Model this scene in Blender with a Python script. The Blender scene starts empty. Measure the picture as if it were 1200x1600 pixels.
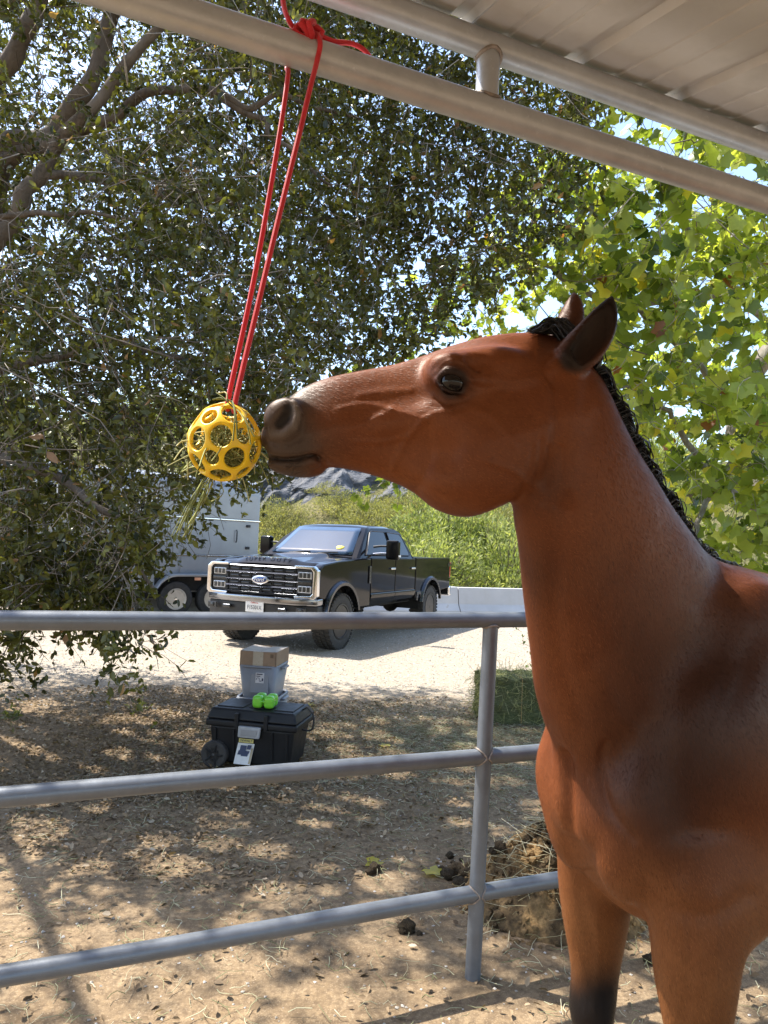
import bpy, bmesh, math, random
import numpy as np
from mathutils import Vector, Matrix

random.seed(7)
RNG = np.random.default_rng(11)
SC = bpy.context.scene
COL = SC.collection

# ------------------------------------------------------------------ camera
FPX, EYE, HSLOPE, VPX, VPY = 1110.0, 1.62, 0.0415, 3250.0, 967.0   # measured in the 1200x1600 photograph

def _cam_axes():
    yc = lambda x: VPY + HSLOPE * (x - VPX)
    a = np.array([-600 / FPX, -(yc(0) - 800) / FPX, 1.0])
    b = np.array([600 / FPX, -(yc(1200) - 800) / FPX, 1.0])
    up = np.cross(b, a); up /= np.linalg.norm(up)
    if up[1] < 0: up = -up
    fw = np.array([0, 0, 1.0]); y = fw - up * fw.dot(up); y /= np.linalg.norm(y)
    x = np.cross(y, up)
    if x[0] < 0: x = -x
    return np.stack([x, y, up])
CM = _cam_axes()                                     # world = CM @ (right, up, forward)

def ray(px, py):
    return CM @ np.array([(px - 600) / FPX, -(py - 800) / FPX, 1.0])
def at(px, py, Y):
    d = ray(px, py); d = d / d[1]
    return np.array([d[0] * Y, Y, d[2] * Y + EYE])
def ground_at(px, py, z=0.0):
    d = ray(px, py); t = (z - EYE) / d[2]
    return np.array([d[0] * t, d[1] * t, z])
def proj(P):
    q = (np.asarray(P, float) - np.array([0, 0, EYE])) @ CM
    return np.stack([600 + FPX * q[..., 0] / q[..., 2], 800 - FPX * q[..., 1] / q[..., 2], q[..., 2]], -1)

cd = bpy.data.cameras.new('camera'); cam = bpy.data.objects.new('camera', cd); COL.objects.link(cam)
cd.sensor_fit = 'VERTICAL'; cd.sensor_height = 24.0; cd.lens = 24.0 * FPX / 1600.0
cd.clip_start = 0.02; cd.clip_end = 4000
R3 = Matrix(((CM[0, 0], CM[0, 1], -CM[0, 2]), (CM[1, 0], CM[1, 1], -CM[1, 2]), (CM[2, 0], CM[2, 1], -CM[2, 2])))
cam.matrix_world = Matrix.Translation((0, 0, EYE)) @ R3.to_4x4()
SC.camera = cam

# ------------------------------------------------------------------ light
SUN = np.array([-0.56, 0.23, 1.0]); SUN /= np.linalg.norm(SUN)         # towards the sun, from the truck's shadow
SUN_EL = math.asin(SUN[2]); SUN_ROT = math.atan2(SUN[0], SUN[1])
wd = bpy.data.worlds.new('World'); SC.world = wd; wd.use_nodes = True
_nt = wd.node_tree; _s = _nt.nodes.new('ShaderNodeTexSky'); _s.sky_type = 'NISHITA'; _s.sun_disc = False
_s.sun_elevation = SUN_EL; _s.sun_rotation = SUN_ROT; _s.air_density = 1.0; _s.dust_density = 1.2; _s.ozone_density = 1.0
_nt.nodes['Background'].inputs[1].default_value = 0.15
_nt.links.new(_s.outputs[0], _nt.nodes['Background'].inputs[0])
sl = bpy.data.lights.new('sun', 'SUN'); sl.energy = 3.6; sl.angle = math.radians(0.53); sl.color = (1.0, 0.95, 0.87)
so = bpy.data.objects.new('sun', sl); COL.objects.link(so); so.location = (-6, 3, 12)
so.rotation_euler = Vector(SUN).to_track_quat('Z', 'Y').to_euler()
vs = SC.view_settings; vs.view_transform = 'Standard'; vs.look = 'None'; vs.gamma = 1.0; vs.use_curve_mapping = False
vs.exposure = 1.7
SC.cycles.max_bounces = 8; SC.cycles.transparent_max_bounces = 8
try:
    SC.cycles.use_denoising = True
except Exception: pass

# ------------------------------------------------------------------ helpers
def tag(o, label=None, cat=None, group=None, kind=None):
    if label: o['label'] = label
    if cat: o['category'] = cat
    if group: o['group'] = group
    if kind: o['kind'] = kind
    return o
def empty(name, loc, label, cat, group=None, rot=(0, 0, 0)):
    o = bpy.data.objects.new(name, None); COL.objects.link(o); o.location = Vector(loc); o.rotation_euler = rot
    o.empty_display_size = 0.1
    return tag(o, label, cat, group)
def link(name, me, mat=None, parent=None):
    if mat is not None and len(me.materials) == 0: me.materials.append(mat)
    o = bpy.data.objects.new(name, me); COL.objects.link(o)
    if parent is not None: o.parent = parent
    return o
def mesh_np(name, V, F, smooth=True, attrs=None):
    """V (n,3); F list of int arrays (m,k) of several k"""
    me = bpy.data.meshes.new(name); V = np.asarray(V, np.float32)
    Fs = [np.asarray(f, np.int32) for f in (F if isinstance(F, list) else [F])]
    lt = np.concatenate([np.full(len(f), f.shape[1], np.int32) for f in Fs])
    li = np.concatenate([f.ravel() for f in Fs]); ls = np.concatenate([[0], np.cumsum(lt)[:-1]]).astype(np.int32)
    me.vertices.add(len(V)); me.vertices.foreach_set('co', V.ravel())
    me.loops.add(len(li)); me.loops.foreach_set('vertex_index', li)
    me.polygons.add(len(lt)); me.polygons.foreach_set('loop_start', ls); me.polygons.foreach_set('loop_total', lt)
    me.polygons.foreach_set('use_smooth', np.full(len(lt), smooth))
    for k, (dom, arr) in (attrs or {}).items():
        arr = np.asarray(arr, np.float32)
        if arr.ndim == 1:
            a = me.attributes.new(k, 'FLOAT', dom); a.data.foreach_set('value', arr)
        else:
            a = me.attributes.new(k, 'FLOAT_COLOR', dom)
            if arr.shape[1] == 3: arr = np.concatenate([arr, np.ones((len(arr), 1), np.float32)], 1)
            a.data.foreach_set('color', arr.ravel())
    me.update(calc_edges=True); me.validate()
    return me

class MB:
    """collects simple shapes into one mesh"""
    def __init__(s): s.bm = bmesh.new()
    def face(s, pts):
        return s.bm.faces.new([s.bm.verts.new(Vector(p)) for p in pts])
    def box(s, c, size, bev=0.0, rot=None, seg=2, taper=None):
        t = bmesh.new(); bmesh.ops.create_cube(t, size=1.0)
        for v in t.verts:
            v.co = Vector((v.co.x * size[0], v.co.y * size[1], v.co.z * size[2]))
            if taper and v.co.z < 0: v.co.x *= taper; v.co.y *= taper
        if bev > 0: bmesh.ops.bevel(t, geom=list(t.edges), offset=bev, segments=seg, profile=0.5, affect='EDGES')
        if rot is not None: t.transform(rot.to_4x4() if len(rot) == 3 else rot)
        t.transform(Matrix.Translation(Vector(c))); s.join(t); return s
    def join(s, t):
        me = bpy.data.meshes.new('tmp'); t.to_mesh(me); t.free(); s.bm.from_mesh(me); bpy.data.meshes.remove(me); return s
    def tube(s, path, rad, n=10, cap=True, closed=False):
        P = [Vector(p) for p in path]; m = len(P); rings = []
        rr = [rad] * m if not hasattr(rad, '__len__') else rad
        T = []
        for i in range(m):
            if closed: d = P[(i + 1) % m] - P[i - 1]
            else: d = P[min(i + 1, m - 1)] - P[max(i - 1, 0)]
            T.append(d.normalized())
        up = Vector((0, 0, 1)) if abs(T[0].z) < 0.9 else Vector((1, 0, 0))
        x = T[0].cross(up).normalized()
        for i in range(m):
            x = (x - T[i] * x.dot(T[i])).normalized(); y = T[i].cross(x)
            rings.append([s.bm.verts.new(P[i] + (x * math.cos(2 * math.pi * k / n) + y * math.sin(2 * math.pi * k / n)) * rr[i]) for k in range(n)])
        for i in range(m if closed else m - 1):
            a, b = rings[i], rings[(i + 1) % m]
            for k in range(n): s.bm.faces.new([a[k], a[(k + 1) % n], b[(k + 1) % n], b[k]])
        if cap and not closed:
            s.bm.faces.new(rings[0][::-1]); s.bm.faces.new(rings[-1])
        return s
    def lathe(s, prof, n=32, axis='Z', c=(0, 0, 0), M=None, closed=False):
        c = Vector(c); rings = []
        for (r, h) in prof:
            ring = []
            for k in range(n):
                a = 2 * math.pi * k / n; u, v = r * math.cos(a), r * math.sin(a)
                p = Vector((u, v, h)) if axis == 'Z' else (Vector((u, h, v)) if axis == 'Y' else Vector((h, u, v)))
                if M is not None: p = M @ p
                ring.append(s.bm.verts.new(p + c))
            rings.append(ring)
        L = len(rings)
        for i in range(L if closed else L - 1):
            a, b = rings[i], rings[(i + 1) % L]
            for k in range(n): s.bm.faces.new([a[k], a[(k + 1) % n], b[(k + 1) % n], b[k]])
        if not closed:
            if prof[0][0] > 1e-4: s.bm.faces.new(rings[0][::-1])
            if prof[-1][0] > 1e-4: s.bm.faces.new(rings[-1])
        return s
    def prism(s, poly, y0, y1, plane='XZ', bev=0.0, seg=2):
        """extrude a 2D polygon (concave allowed)"""
        t = bmesh.new()
        mk = (lambda a, b, h: Vector((a, h, b))) if plane == 'XZ' else ((lambda a, b, h: Vector((h, a, b))) if plane == 'YZ' else (lambda a, b, h: Vector((a, b, h))))
        A = [t.verts.new(mk(a, b, y0)) for a, b in poly]; B = [t.verts.new(mk(a, b, y1)) for a, b in poly]
        n = len(poly); t.faces.new(A); t.faces.new(B[::-1])
        for i in range(n): t.faces.new([A[i], B[i], B[(i + 1) % n], A[(i + 1) % n]][::-1])
        bmesh.ops.recalc_face_normals(t, faces=t.faces)
        if bev > 0:
            es = [e for e in t.edges if len(e.link_faces) == 2 and e.link_faces[0].normal.angle(e.link_faces[1].normal) > 0.5]
            bmesh.ops.bevel(t, geom=es, offset=bev, segments=seg, profile=0.5, affect='EDGES')
        s.join(t); return s
    def grid(s, pts):
        R = [[s.bm.verts.new(Vector(p)) for p in row] for row in pts]
        for i in range(len(R) - 1):
            for j in range(len(R[0]) - 1): s.bm.faces.new([R[i][j], R[i][j + 1], R[i + 1][j + 1], R[i + 1][j]])
        return s
    def build(s, name, mat, parent=None, smooth=True, angle=0.6, weld=0.0):
        if weld: bmesh.ops.remove_doubles(s.bm, verts=s.bm.verts, dist=weld)
        bmesh.ops.recalc_face_normals(s.bm, faces=s.bm.faces)
        for f in s.bm.faces: f.smooth = smooth
        if smooth:
            for e in s.bm.edges:
                if len(e.link_faces) == 2 and e.link_faces[0].normal.length > 0 and e.link_faces[1].normal.length > 0:
                    if e.link_faces[0].normal.angle(e.link_faces[1].normal) > angle: e.smooth = False
        me = bpy.data.meshes.new(name); s.bm.to_mesh(me); s.bm.free()
        o = link(name, me, mat, parent)
        if smooth: w = o.modifiers.new('flat_faces', 'WEIGHTED_NORMAL'); w.keep_sharp = True
        return o

def spline(pts, n):
    """Catmull-Rom resample"""
    P = np.asarray(pts, float); m = len(P); t = np.linspace(0, m - 1, n); i = np.clip(t.astype(int), 0, m - 2); u = (t - i)[:, None]
    g = lambda k: P[np.clip(k, 0, m - 1)]
    p0, p1, p2, p3 = g(i - 1), g(i), g(i + 1), g(i + 2)
    return 0.5 * ((2 * p1) + (-p0 + p2) * u + (2 * p0 - 5 * p1 + 4 * p2 - p3) * u ** 2 + (-p0 + 3 * p1 - 3 * p2 + p3) * u ** 3)
def text_mesh(name, s, size, mat, parent, M, depth=0.002, spacing=1.0, xscale=1.0):
    cu = bpy.data.curves.new(name, 'FONT'); cu.body = s; cu.size = size; cu.extrude = depth; cu.align_x = 'CENTER'; cu.align_y = 'CENTER'
    cu.space_character = spacing; cu.resolution_u = 3
    o = bpy.data.objects.new(name, cu); COL.objects.link(o)
    dg = bpy.context.evaluated_depsgraph_get(); me = bpy.data.meshes.new_from_object(o.evaluated_get(dg))
    bpy.data.objects.remove(o); me.name = name
    me.transform(M @ Matrix.Diagonal((xscale, 1, 1, 1)))
    return link(name, me, mat, parent)

# ------------------------------------------------------------------ materials
class NT:
    def __init__(s, name):
        s.m = bpy.data.materials.new(name); s.m.use_nodes = True; s.t = s.m.node_tree; s.b = s.t.nodes['Principled BSDF']; s.o = s.t.nodes['Material Output']
    def n(s, typ, **kw):
        x = s.t.nodes.new(typ)
        for k, v in kw.items():
            if k.startswith('i_'):
                key = k[2:]; key = int(key) if key.isdigit() else key.replace('_', ' ')
                x.inputs[key].default_value = v
            else: setattr(x, k, v)
        return x
    def l(s, a, b): s.t.links.new(a, b)
    def coord(s, kind='Object', scale=None):
        c = s.n('ShaderNodeTexCoord').outputs[kind]
        if scale is not None:
            mp = s.n('ShaderNodeMapping'); mp.inputs['Scale'].default_value = scale; s.l(c, mp.inputs[0]); return mp.outputs[0]
        return c
    def noise(s, vec, scale, detail=4, rough=0.55, dist=0.0):
        x = s.n('ShaderNodeTexNoise'); x.inputs['Scale'].default_value = scale; x.inputs['Detail'].default_value = detail
        x.inputs['Roughness'].default_value = rough; x.inputs['Distortion'].default_value = dist; s.l(vec, x.inputs['Vector']); return x.outputs['Fac']
    def ramp(s, fac, stops, interp='LINEAR'):
        r = s.n('ShaderNodeValToRGB'); r.color_ramp.interpolation = interp; e = r.color_ramp.elements
        while len(e) < len(stops): e.new(0.5)
        for k, (p, c) in enumerate(stops):
            e[k].position = p; e[k].color = (*c, 1) if len(c) == 3 else c
        s.l(fac, r.inputs[0]); return r.outputs[0]
    def mix(s, fac, a, b, mode='MIX'):
        x = s.n('ShaderNodeMix', data_type='RGBA', blend_type=mode)
        for v, k in ((fac, 0), (a, 6), (b, 7)):
            if isinstance(v, (int, float)): x.inputs[k].default_value = v
            elif isinstance(v, tuple): x.inputs[k].default_value = (*v, 1) if len(v) == 3 else v
            else: s.l(v, x.inputs[k])
        return x.outputs[2]
    def math(s, op, a, b=0.0, clamp=False):
        x = s.n('ShaderNodeMath', operation=op, use_clamp=clamp)
        for v, k in ((a, 0), (b, 1)):
            if isinstance(v, (int, float)): x.inputs[k].default_value = v
            else: s.l(v, x.inputs[k])
        return x.outputs[0]
    def bump(s, h, strength=0.3, dist=0.01):
        x = s.n('ShaderNodeBump'); x.inputs['Strength'].default_value = strength; x.inputs['Distance'].default_value = dist
        s.l(h, x.inputs['Height']); s.l(x.outputs[0], s.b.inputs['Normal']); return x
    def set(s, **kw):
        for k, v in kw.items():
            key = k.replace('_', ' ')
            if isinstance(v, (int, float, tuple)): s.b.inputs[key].default_value = (*v, 1) if isinstance(v, tuple) and len(v) == 3 else v
            else: s.l(v, s.b.inputs[key])
        return s

def simple(name, col, rough=0.5, metal=0.0, var=0.12, scale=6.0, bump=0.0, bscale=60.0, **kw):
    """plain material with a little uneven tone and roughness"""
    m = NT(name); c = m.coord('Object'); f = m.noise(c, scale, 5, 0.6)
    a = tuple(max(0, x * (1 - var)) for x in col); b = tuple(min(1, x * (1 + var)) for x in col)
    m.set(Base_Color=m.ramp(f, [(0.3, a), (0.7, b)]), Metallic=metal)
    m.set(Roughness=m.ramp(m.noise(c, scale * 3, 4), [(0.3, (max(0, rough - .06),) * 3), (0.7, (min(1, rough + .06),) * 3)]))
    if bump: m.bump(m.noise(c, bscale, 5, 0.6), bump, 0.004)
    m.set(**kw)
    return m.m
# ================================================================== SETTING
def fbm(x, y, sc=1.0):
    return (np.sin(x * 1.7 * sc + 1.3 * np.sin(y * 1.1 * sc)) + np.sin(y * 2.3 * sc + 1.7 * np.sin(x * 1.3 * sc + 2)) + .5 * np.sin((x + y) * 4.1 * sc + np.sin(x * 3.7 * sc)) + .5 * np.sin((x - y) * 5.3 * sc + 1)) / 3
def ground_z(x, y):
    x, y = np.asarray(x, float), np.asarray(y, float)
    near = np.exp(-((x / 9) ** 2 + ((y - 4) / 7) ** 2))
    return fbm(x, y) * .010 * near + fbm(x * 5, y * 5) * .004 * near

def ground_mat():
    m = NT('ground'); c = m.coord('Object'); sp = m.n('ShaderNodeSeparateXYZ'); m.l(c, sp.inputs[0])
    big = m.noise(c, .55, 5, .6); mid = m.noise(c, 4.0, 6, .65); fine = m.noise(c, 40, 6, .7); grit = m.noise(c, 160, 3, .6)
    dirt = m.ramp(mid, [(.25, (.165, .113, .062)), (.5, (.255, .180, .104)), (.75, (.34, .25, .150))])
    dirt = m.mix(m.ramp(fine, [(.38, (.8,) * 3), (.6, (0,) * 3)]), dirt, (.12, .082, .050))
    dirt = m.mix(m.ramp(grit, [(.58, (0,) * 3), (.68, (.7,) * 3)]), dirt, (.36, .28, .185))
    vor = m.n('ShaderNodeTexVoronoi'); vor.inputs['Scale'].default_value = 42; m.l(c, vor.inputs['Vector'])
    grav = m.ramp(vor.outputs['Color'], [(.0, (.22, .185, .145)), (.5, (.315, .27, .212)), (1.0, (.41, .36, .295))])
    grav = m.mix(m.ramp(vor.outputs['Distance'], [(.0, (0,) * 3), (.55, (.0,) * 3), (.8, (.7,) * 3)]), grav, (.24, .20, .155))
    grav = m.mix(m.ramp(mid, [(.45, (0,) * 3), (.75, (.55,) * 3)]), grav, (.34, .265, .18))
    # the lot's near edge wanders at about 7 m from the pen
    edge = m.math('ADD', sp.outputs['Y'], m.math('MULTIPLY', m.math('SUBTRACT', big, .5), 1.8)); edge = m.math('ADD', edge, m.math('MULTIPLY', m.math('SUBTRACT', mid, .5), .9))
    fac = m.math('DIVIDE', m.math('SUBTRACT', edge, 6.9), 1.5, clamp=True)
    far = m.math('DIVIDE', m.math('SUBTRACT', sp.outputs['Y'], 26.0), 8.0, clamp=True)
    col = m.mix(fac, dirt, grav); col = m.mix(far, col, (.16, .15, .06))
    m.set(Base_Color=col, Roughness=.95, Specular_IOR_Level=.2)
    h = m.math('ADD', m.math('MULTIPLY', mid, .4), m.math('MULTIPLY', fine, .6)); h = m.math('ADD', h, m.math('MULTIPLY', m.math('MULTIPLY', vor.outputs['Distance'], -1.0), fac))
    m.bump(h, .45, .02)
    return m.m
def build_ground():
    def axis(lo, hi, d0, far):
        a = list(np.arange(lo, hi, d0)); x = hi; st = d0
        while x < far: a.append(x); st *= 1.35; x += st
        a.append(far); return a
    pos = axis(0, 7, .07, 1500); xs = np.array([-v for v in pos[:0:-1]] + pos); ys = np.array([-v for v in axis(.5, 1.0, .25, 300)[::-1]] + axis(-.4, 11, .07, 1500))
    X, Y = np.meshgrid(xs, ys, indexing='ij'); Z = ground_z(X, Y); n, k = X.shape
    V = np.stack([X, Y, Z], -1).reshape(-1, 3); i, j = np.meshgrid(np.arange(n - 1), np.arange(k - 1), indexing='ij'); a = (i * k + j).ravel()
    me = mesh_np('ground', V, np.stack([a, a + k, a + k + 1, a + 1], 1)); o = link('ground', me, ground_mat()); tag(o, kind='structure')
build_ground()

# ---- galvanised pipe
def pipe_mat(name, base, warm):
    m = NT(name); c = m.coord('Object'); n1 = m.noise(c, 9, 5, .65); n2 = m.noise(c, 70, 4, .6); n3 = m.noise(m.coord('Object', (1, 1, 1)), 2.2, 4, .6)
    col = m.ramp(n1, [(.25, tuple(x * .78 for x in base)), (.55, base), (.8, tuple(min(1, x * 1.18) for x in base))])
    col = m.mix(m.ramp(n2, [(.62, (0,) * 3), (.74, (.55,) * 3)]), col, tuple(x * 1.35 for x in base))
    col = m.mix(m.ramp(n3, [(.58, (0,) * 3), (.72, (.55,) * 3)]), col, warm)
    m.set(Base_Color=col, Metallic=.4, Roughness=m.ramp(n1, [(.3, (.34,) * 3), (.7, (.50,) * 3)])); m.bump(n2, .10, .002); return m.m
M_FENCE = pipe_mat('fence_pipe', (.165, .178, .195), (.15, .13, .11)); M_SHED = pipe_mat('shelter_pipe', (.49, .505, .52), (.42, .40, .37))
M_WELD = simple('weld', (.30, .25, .21), .6, .5, .35, 60, .5, 160)

FD = ray(VPX, VPY); FD[2] = 0; FD /= np.linalg.norm(FD); FN = np.array([-FD[1], FD[0], 0])     # along the fence / away from the camera
def on_plane(px, py, p0):                            # where a pixel meets the vertical plane through p0 along the fence
    d = ray(px, py); o = np.array([0, 0, EYE]); return o + d * ((p0 - o) @ FN / (d @ FN))
POST = ground_at(738, 1530)
def build_fence():
    root = empty('pipe_fence', POST, 'grey steel pipe corral fence with three rails behind the horse', 'fence')
    z = [on_plane(770, 969, POST)[2], on_plane(748, 1182, POST)[2], on_plane(742, 1397, POST)[2]]
    top = on_plane(767, 969, POST) - POST; lean = np.array([*(top[:2]), 0]) / z[0]
    for h in z:
        pts = []
        for t in np.linspace(-4.2, 4.2, 29): pts.append(FD * t + lean * h + np.array([0, 0, h + .0025 * math.sin(t * 2.3 + h * 5)]))
        mb = MB(); mb.tube(pts, .0305, 20); mb.build('rail', M_FENCE, root)
    for t in (-4.1, 0, 4.1):
        mb = MB(); p = FD * t; mb.tube([p + np.array([0, 0, -.06]), p + lean * .5 + np.array([0, 0, .5]), p + lean * z[0] + np.array([0, 0, z[0] - .015])], .0300, 20); po = mb.build('post', M_FENCE, root)
        for h in z:
            mb = MB()
            if h == z[0]:
                ring = [p + lean * h + FD * .0315 * math.cos(a) + FN * .0315 * math.sin(a) + np.array([0, 0, h - .030 + .012 * math.sin(a) ** 2]) for a in np.linspace(0, 2 * math.pi, 18)[:-1]]
                mb.tube(ring, .0042, 6, closed=True)
            else:
                for sd in (-1, 1):
                    ring = [p + lean * h + FD * sd * (.0305 * abs(math.cos(a)) + .002) + FN * .0315 * math.sin(a) + np.array([0, 0, h + .0315 * math.cos(a)]) for a in np.linspace(0, 2 * math.pi, 20)[:-1]]
                    mb.tube(ring, .0036, 6, closed=True)
            w = mb.build('weld_seam', M_WELD, po)
build_fence()

SHP = at(460, 78, 1.385)                              # a point on the lower eave pipe; the rope hangs there
SH_LOW = SHP[2]; SH_UP = on_plane(772, 76, SHP)[2]
def eave(t, z): return np.array([SHP[0], SHP[1], 0]) + FD * t + np.array([0, 0, z])
def roof_mat():
    m = NT('roof_sheet'); c = m.coord('Object'); n1 = m.noise(c, 3, 5, .6); n2 = m.noise(c, 8, 4, .6); n3 = m.noise(c, 90, 4, .6)
    col = m.ramp(n1, [(.3, (.52, .495, .46)), (.7, (.63, .605, .57))]); col = m.mix(m.ramp(n2, [(.5, (0,) * 3), (.75, (.5,) * 3)]), col, (.44, .415, .38))
    col = m.mix(m.ramp(n3, [(.66, (0,) * 3), (.76, (.35,) * 3)]), col, (.62, .60, .57))
    m.set(Base_Color=col, Metallic=.25, Roughness=.42); m.bump(n3, .06, .002); return m.m
def build_shelter():
    base = np.array([SHP[0], SHP[1], 0])
    root = empty('stall_shelter', base, 'steel pipe shelter with ribbed metal roof sheets above the horse', 'shelter')
    L = lambda p: p - base
    for z, rr, nm in ((SH_LOW, .0325, 'eave_pipe'), (SH_UP, .0305, 'roof_beam')):
        mb = MB(); mb.tube([L(eave(t, z)) for t in np.linspace(-3.4, 3.6, 15)], rr, 24); mb.build(nm, M_SHED, root)
    st = on_plane(762, 120, SHP); ts = (st - SHP) @ FD
    for t in (ts - 1.9, ts, ts + 1.9):
        mb = MB(); mb.tube([L(eave(t, SH_LOW + .02)), L(eave(t, SH_UP - .02))], .0265, 20); s = mb.build('strut', M_SHED, root)
        for z, sg in ((SH_LOW + .033, 1), (SH_UP - .031, -1)):
            mb = MB(); mb.tube([L(eave(t, z)) + FD * .028 * math.cos(a) + FN * .028 * math.sin(a) - np.array([0, 0, sg * .013 * math.sin(a) ** 2]) for a in np.linspace(0, 2 * math.pi, 18)[:-1]], .005, 6, closed=True); mb.build('weld_seam', M_WELD, s)
    # roof plane falls towards the camera side
    fall = math.tan(math.radians(13)); e2 = np.array([-FN[0], -FN[1], -fall]); up = np.array([0, 0, 1.0]); M_R = roof_mat()
    P, W = .31, 3
    prof = [(0, 0), (.075, 0), (.079, .003), (.093, .003), (.097, 0), (.155, 0), (.159, .003), (.173, .003), (.177, 0), (.248, 0), (.262, .016), (.290, .016), (.304, 0), (.31, 0)]
    for k in range(8):
        t0 = -3.3 + k * W * P * .995; mb = MB(); rows = []
        line = [(c * P + x, z) for c in range(W) for x, z in (prof if c == W - 1 else prof[:-1])]
        for v in (-.02, .9, 1.8, 2.7):
            rows.append([L(eave(t0 + x, SH_UP + .036 + (k % 2) * .003)) + e2 * v + up * z for x, z in line])
        mb.grid(rows); o = mb.build('roof_panel', M_R, root, smooth=False)
        md = o.modifiers.new('thickness', 'SOLIDIFY'); md.thickness = .0012; md.offset = 1
        mb = MB()
        for c in range(W):
            for v in (.62, 1.5):
                p = L(eave(t0 + c * P + .075, SH_UP + .036)) + e2 * v; mb.lathe([(.0, -.006), (.007, -.005), (.008, .0)], 8, c=p)
        s = mb.build('screw_tips', simple('screw', (.10, .09, .085), .5, .6), o); tag(s, kind='stuff')
    # purlin and posts that carry the roof, behind and beside the camera
    mb = MB(); mb.tube([L(eave(t, SH_UP + .0)) + e2 * 2.6 for t in np.linspace(-3.3, 3.5, 5)], .03, 16); mb.build('purlin', M_SHED, root)
    for t, v in ((-3.2, 0), (3.4, 0), (-3.2, 2.6), (3.4, 2.6)):
        p = L(eave(t, 0)) + np.array([e2[0], e2[1], 0]) * v; mb = MB(); mb.tube([p + up * -.05, p + up * (SH_UP + e2[2] * v)], .036, 18); mb.build('post', M_SHED, root)
build_shelter()

# ---- ball, rope, hay
M_RED = None
def rope_mat():
    m = NT('red_cord'); c = m.coord('Object'); w = m.n('ShaderNodeTexWave', wave_type='BANDS', bands_direction='DIAGONAL'); w.inputs['Scale'].default_value = 190; w.inputs['Distortion'].default_value = .6; m.l(c, w.inputs['Vector'])
    n1 = m.noise(c, 40, 4, .6)
    m.set(Base_Color=m.mix(m.ramp(n1, [(.3, (0,) * 3), (.7, (.5,) * 3)]), (.62, .012, .022), (.40, .008, .016)), Roughness=.62, Sheen_Weight=.2); m.bump(w.outputs['Fac'], .12, .001); return m.m
BALL_C = at(351, 692, 1.325); BALL_R = .0705
def build_ball():
    m = simple('yellow_rubber', (.90, .57, .018), .38, var=.08, scale=25, bump=.05, bscale=220, Specular_IOR_Level=.5, Subsurface_Weight=.08)
    t = bmesh.new(); bmesh.ops.create_icosphere(t, subdivisions=1, radius=1.0); t.verts.ensure_lookup_table()
    V = [np.array(v.co) for v in t.verts]; E = {}
    pts = []
    for e in t.edges:
        a, b = e.verts[0].index, e.verts[1].index
        for i, j in ((a, b), (b, a)): E[(i, j)] = len(pts); pts.append(V[i] * 2 / 3 + V[j] / 3)
    faces = []
    for f in t.faces:
        a, b, c = [v.index for v in f.verts]; faces.append([E[(a, b)], E[(b, a)], E[(b, c)], E[(c, b)], E[(c, a)], E[(a, c)]])
    for v in t.verts:
        ring = [e.other_vert(v).index for e in v.link_edges]; nrm = V[v.index]; x = np.cross(nrm, [.3, .5, .8]); x /= np.linalg.norm(x); y = np.cross(nrm, x)
        ring.sort(key=lambda j: math.atan2((V[j] - nrm) @ y, (V[j] - nrm) @ x)); faces.append([E[(v.index, j)] for j in ring])
    t.free(); b = bmesh.new(); n = lambda p: p / np.linalg.norm(p) * BALL_R
    ov = [b.verts.new(Vector(n(p))) for p in pts]
    for fc in faces:
        c = sum(pts[i] for i in fc) / len(fc); k = .85 if len(fc) == 6 else .78
        iv = [b.verts.new(Vector(n(c + (pts[i] - c) * k))) for i in fc]; L = len(fc)
        for i in range(L): b.faces.new([ov[fc[i]], ov[fc[(i + 1) % L]], iv[(i + 1) % L], iv[i]])
    bmesh.ops.recalc_face_normals(b, faces=b.faces)
    for f in b.faces: f.smooth = True
    for v in b.verts:                                # hangs from its top, so it is drawn up a little
        z = v.co.z / BALL_R
    me = bpy.data.meshes.new('hay_ball'); b.to_mesh(me); b.free()
    me.transform(Matrix.Rotation(.42, 4, 'Z') @ Matrix.Rotation(.35, 4, 'Y') @ Matrix.Rotation(.25, 4, 'X'))
    for v in me.vertices:
        z = v.co.z / BALL_R; v.co.z *= 1.06 + .07 * max(0, z); s = 1 - .12 * max(0, z - .3); v.co.x *= s; v.co.y *= s
    o = link('hay_ball', me, m); o.location = Vector(BALL_C)
    md = o.modifiers.new('wall', 'SOLIDIFY'); md.thickness = .008; md.offset = -1; sb = o.modifiers.new('round', 'SUBSURF'); sb.levels = 2; sb.render_levels = 2
    tag(o, 'yellow rubber ball with hexagon holes hanging on red cord at the nose', 'ball')
build_ball()
def straw_mat(name, cols, rough=.7):
    m = NT(name); a = m.n('ShaderNodeAttribute', attribute_name='tint'); m.set(Base_Color=m.ramp(a.outputs['Fac'], [(i / (len(cols) - 1), c) for i, c in enumerate(cols)]), Roughness=rough, Specular_IOR_Level=.25); return m.m
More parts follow.
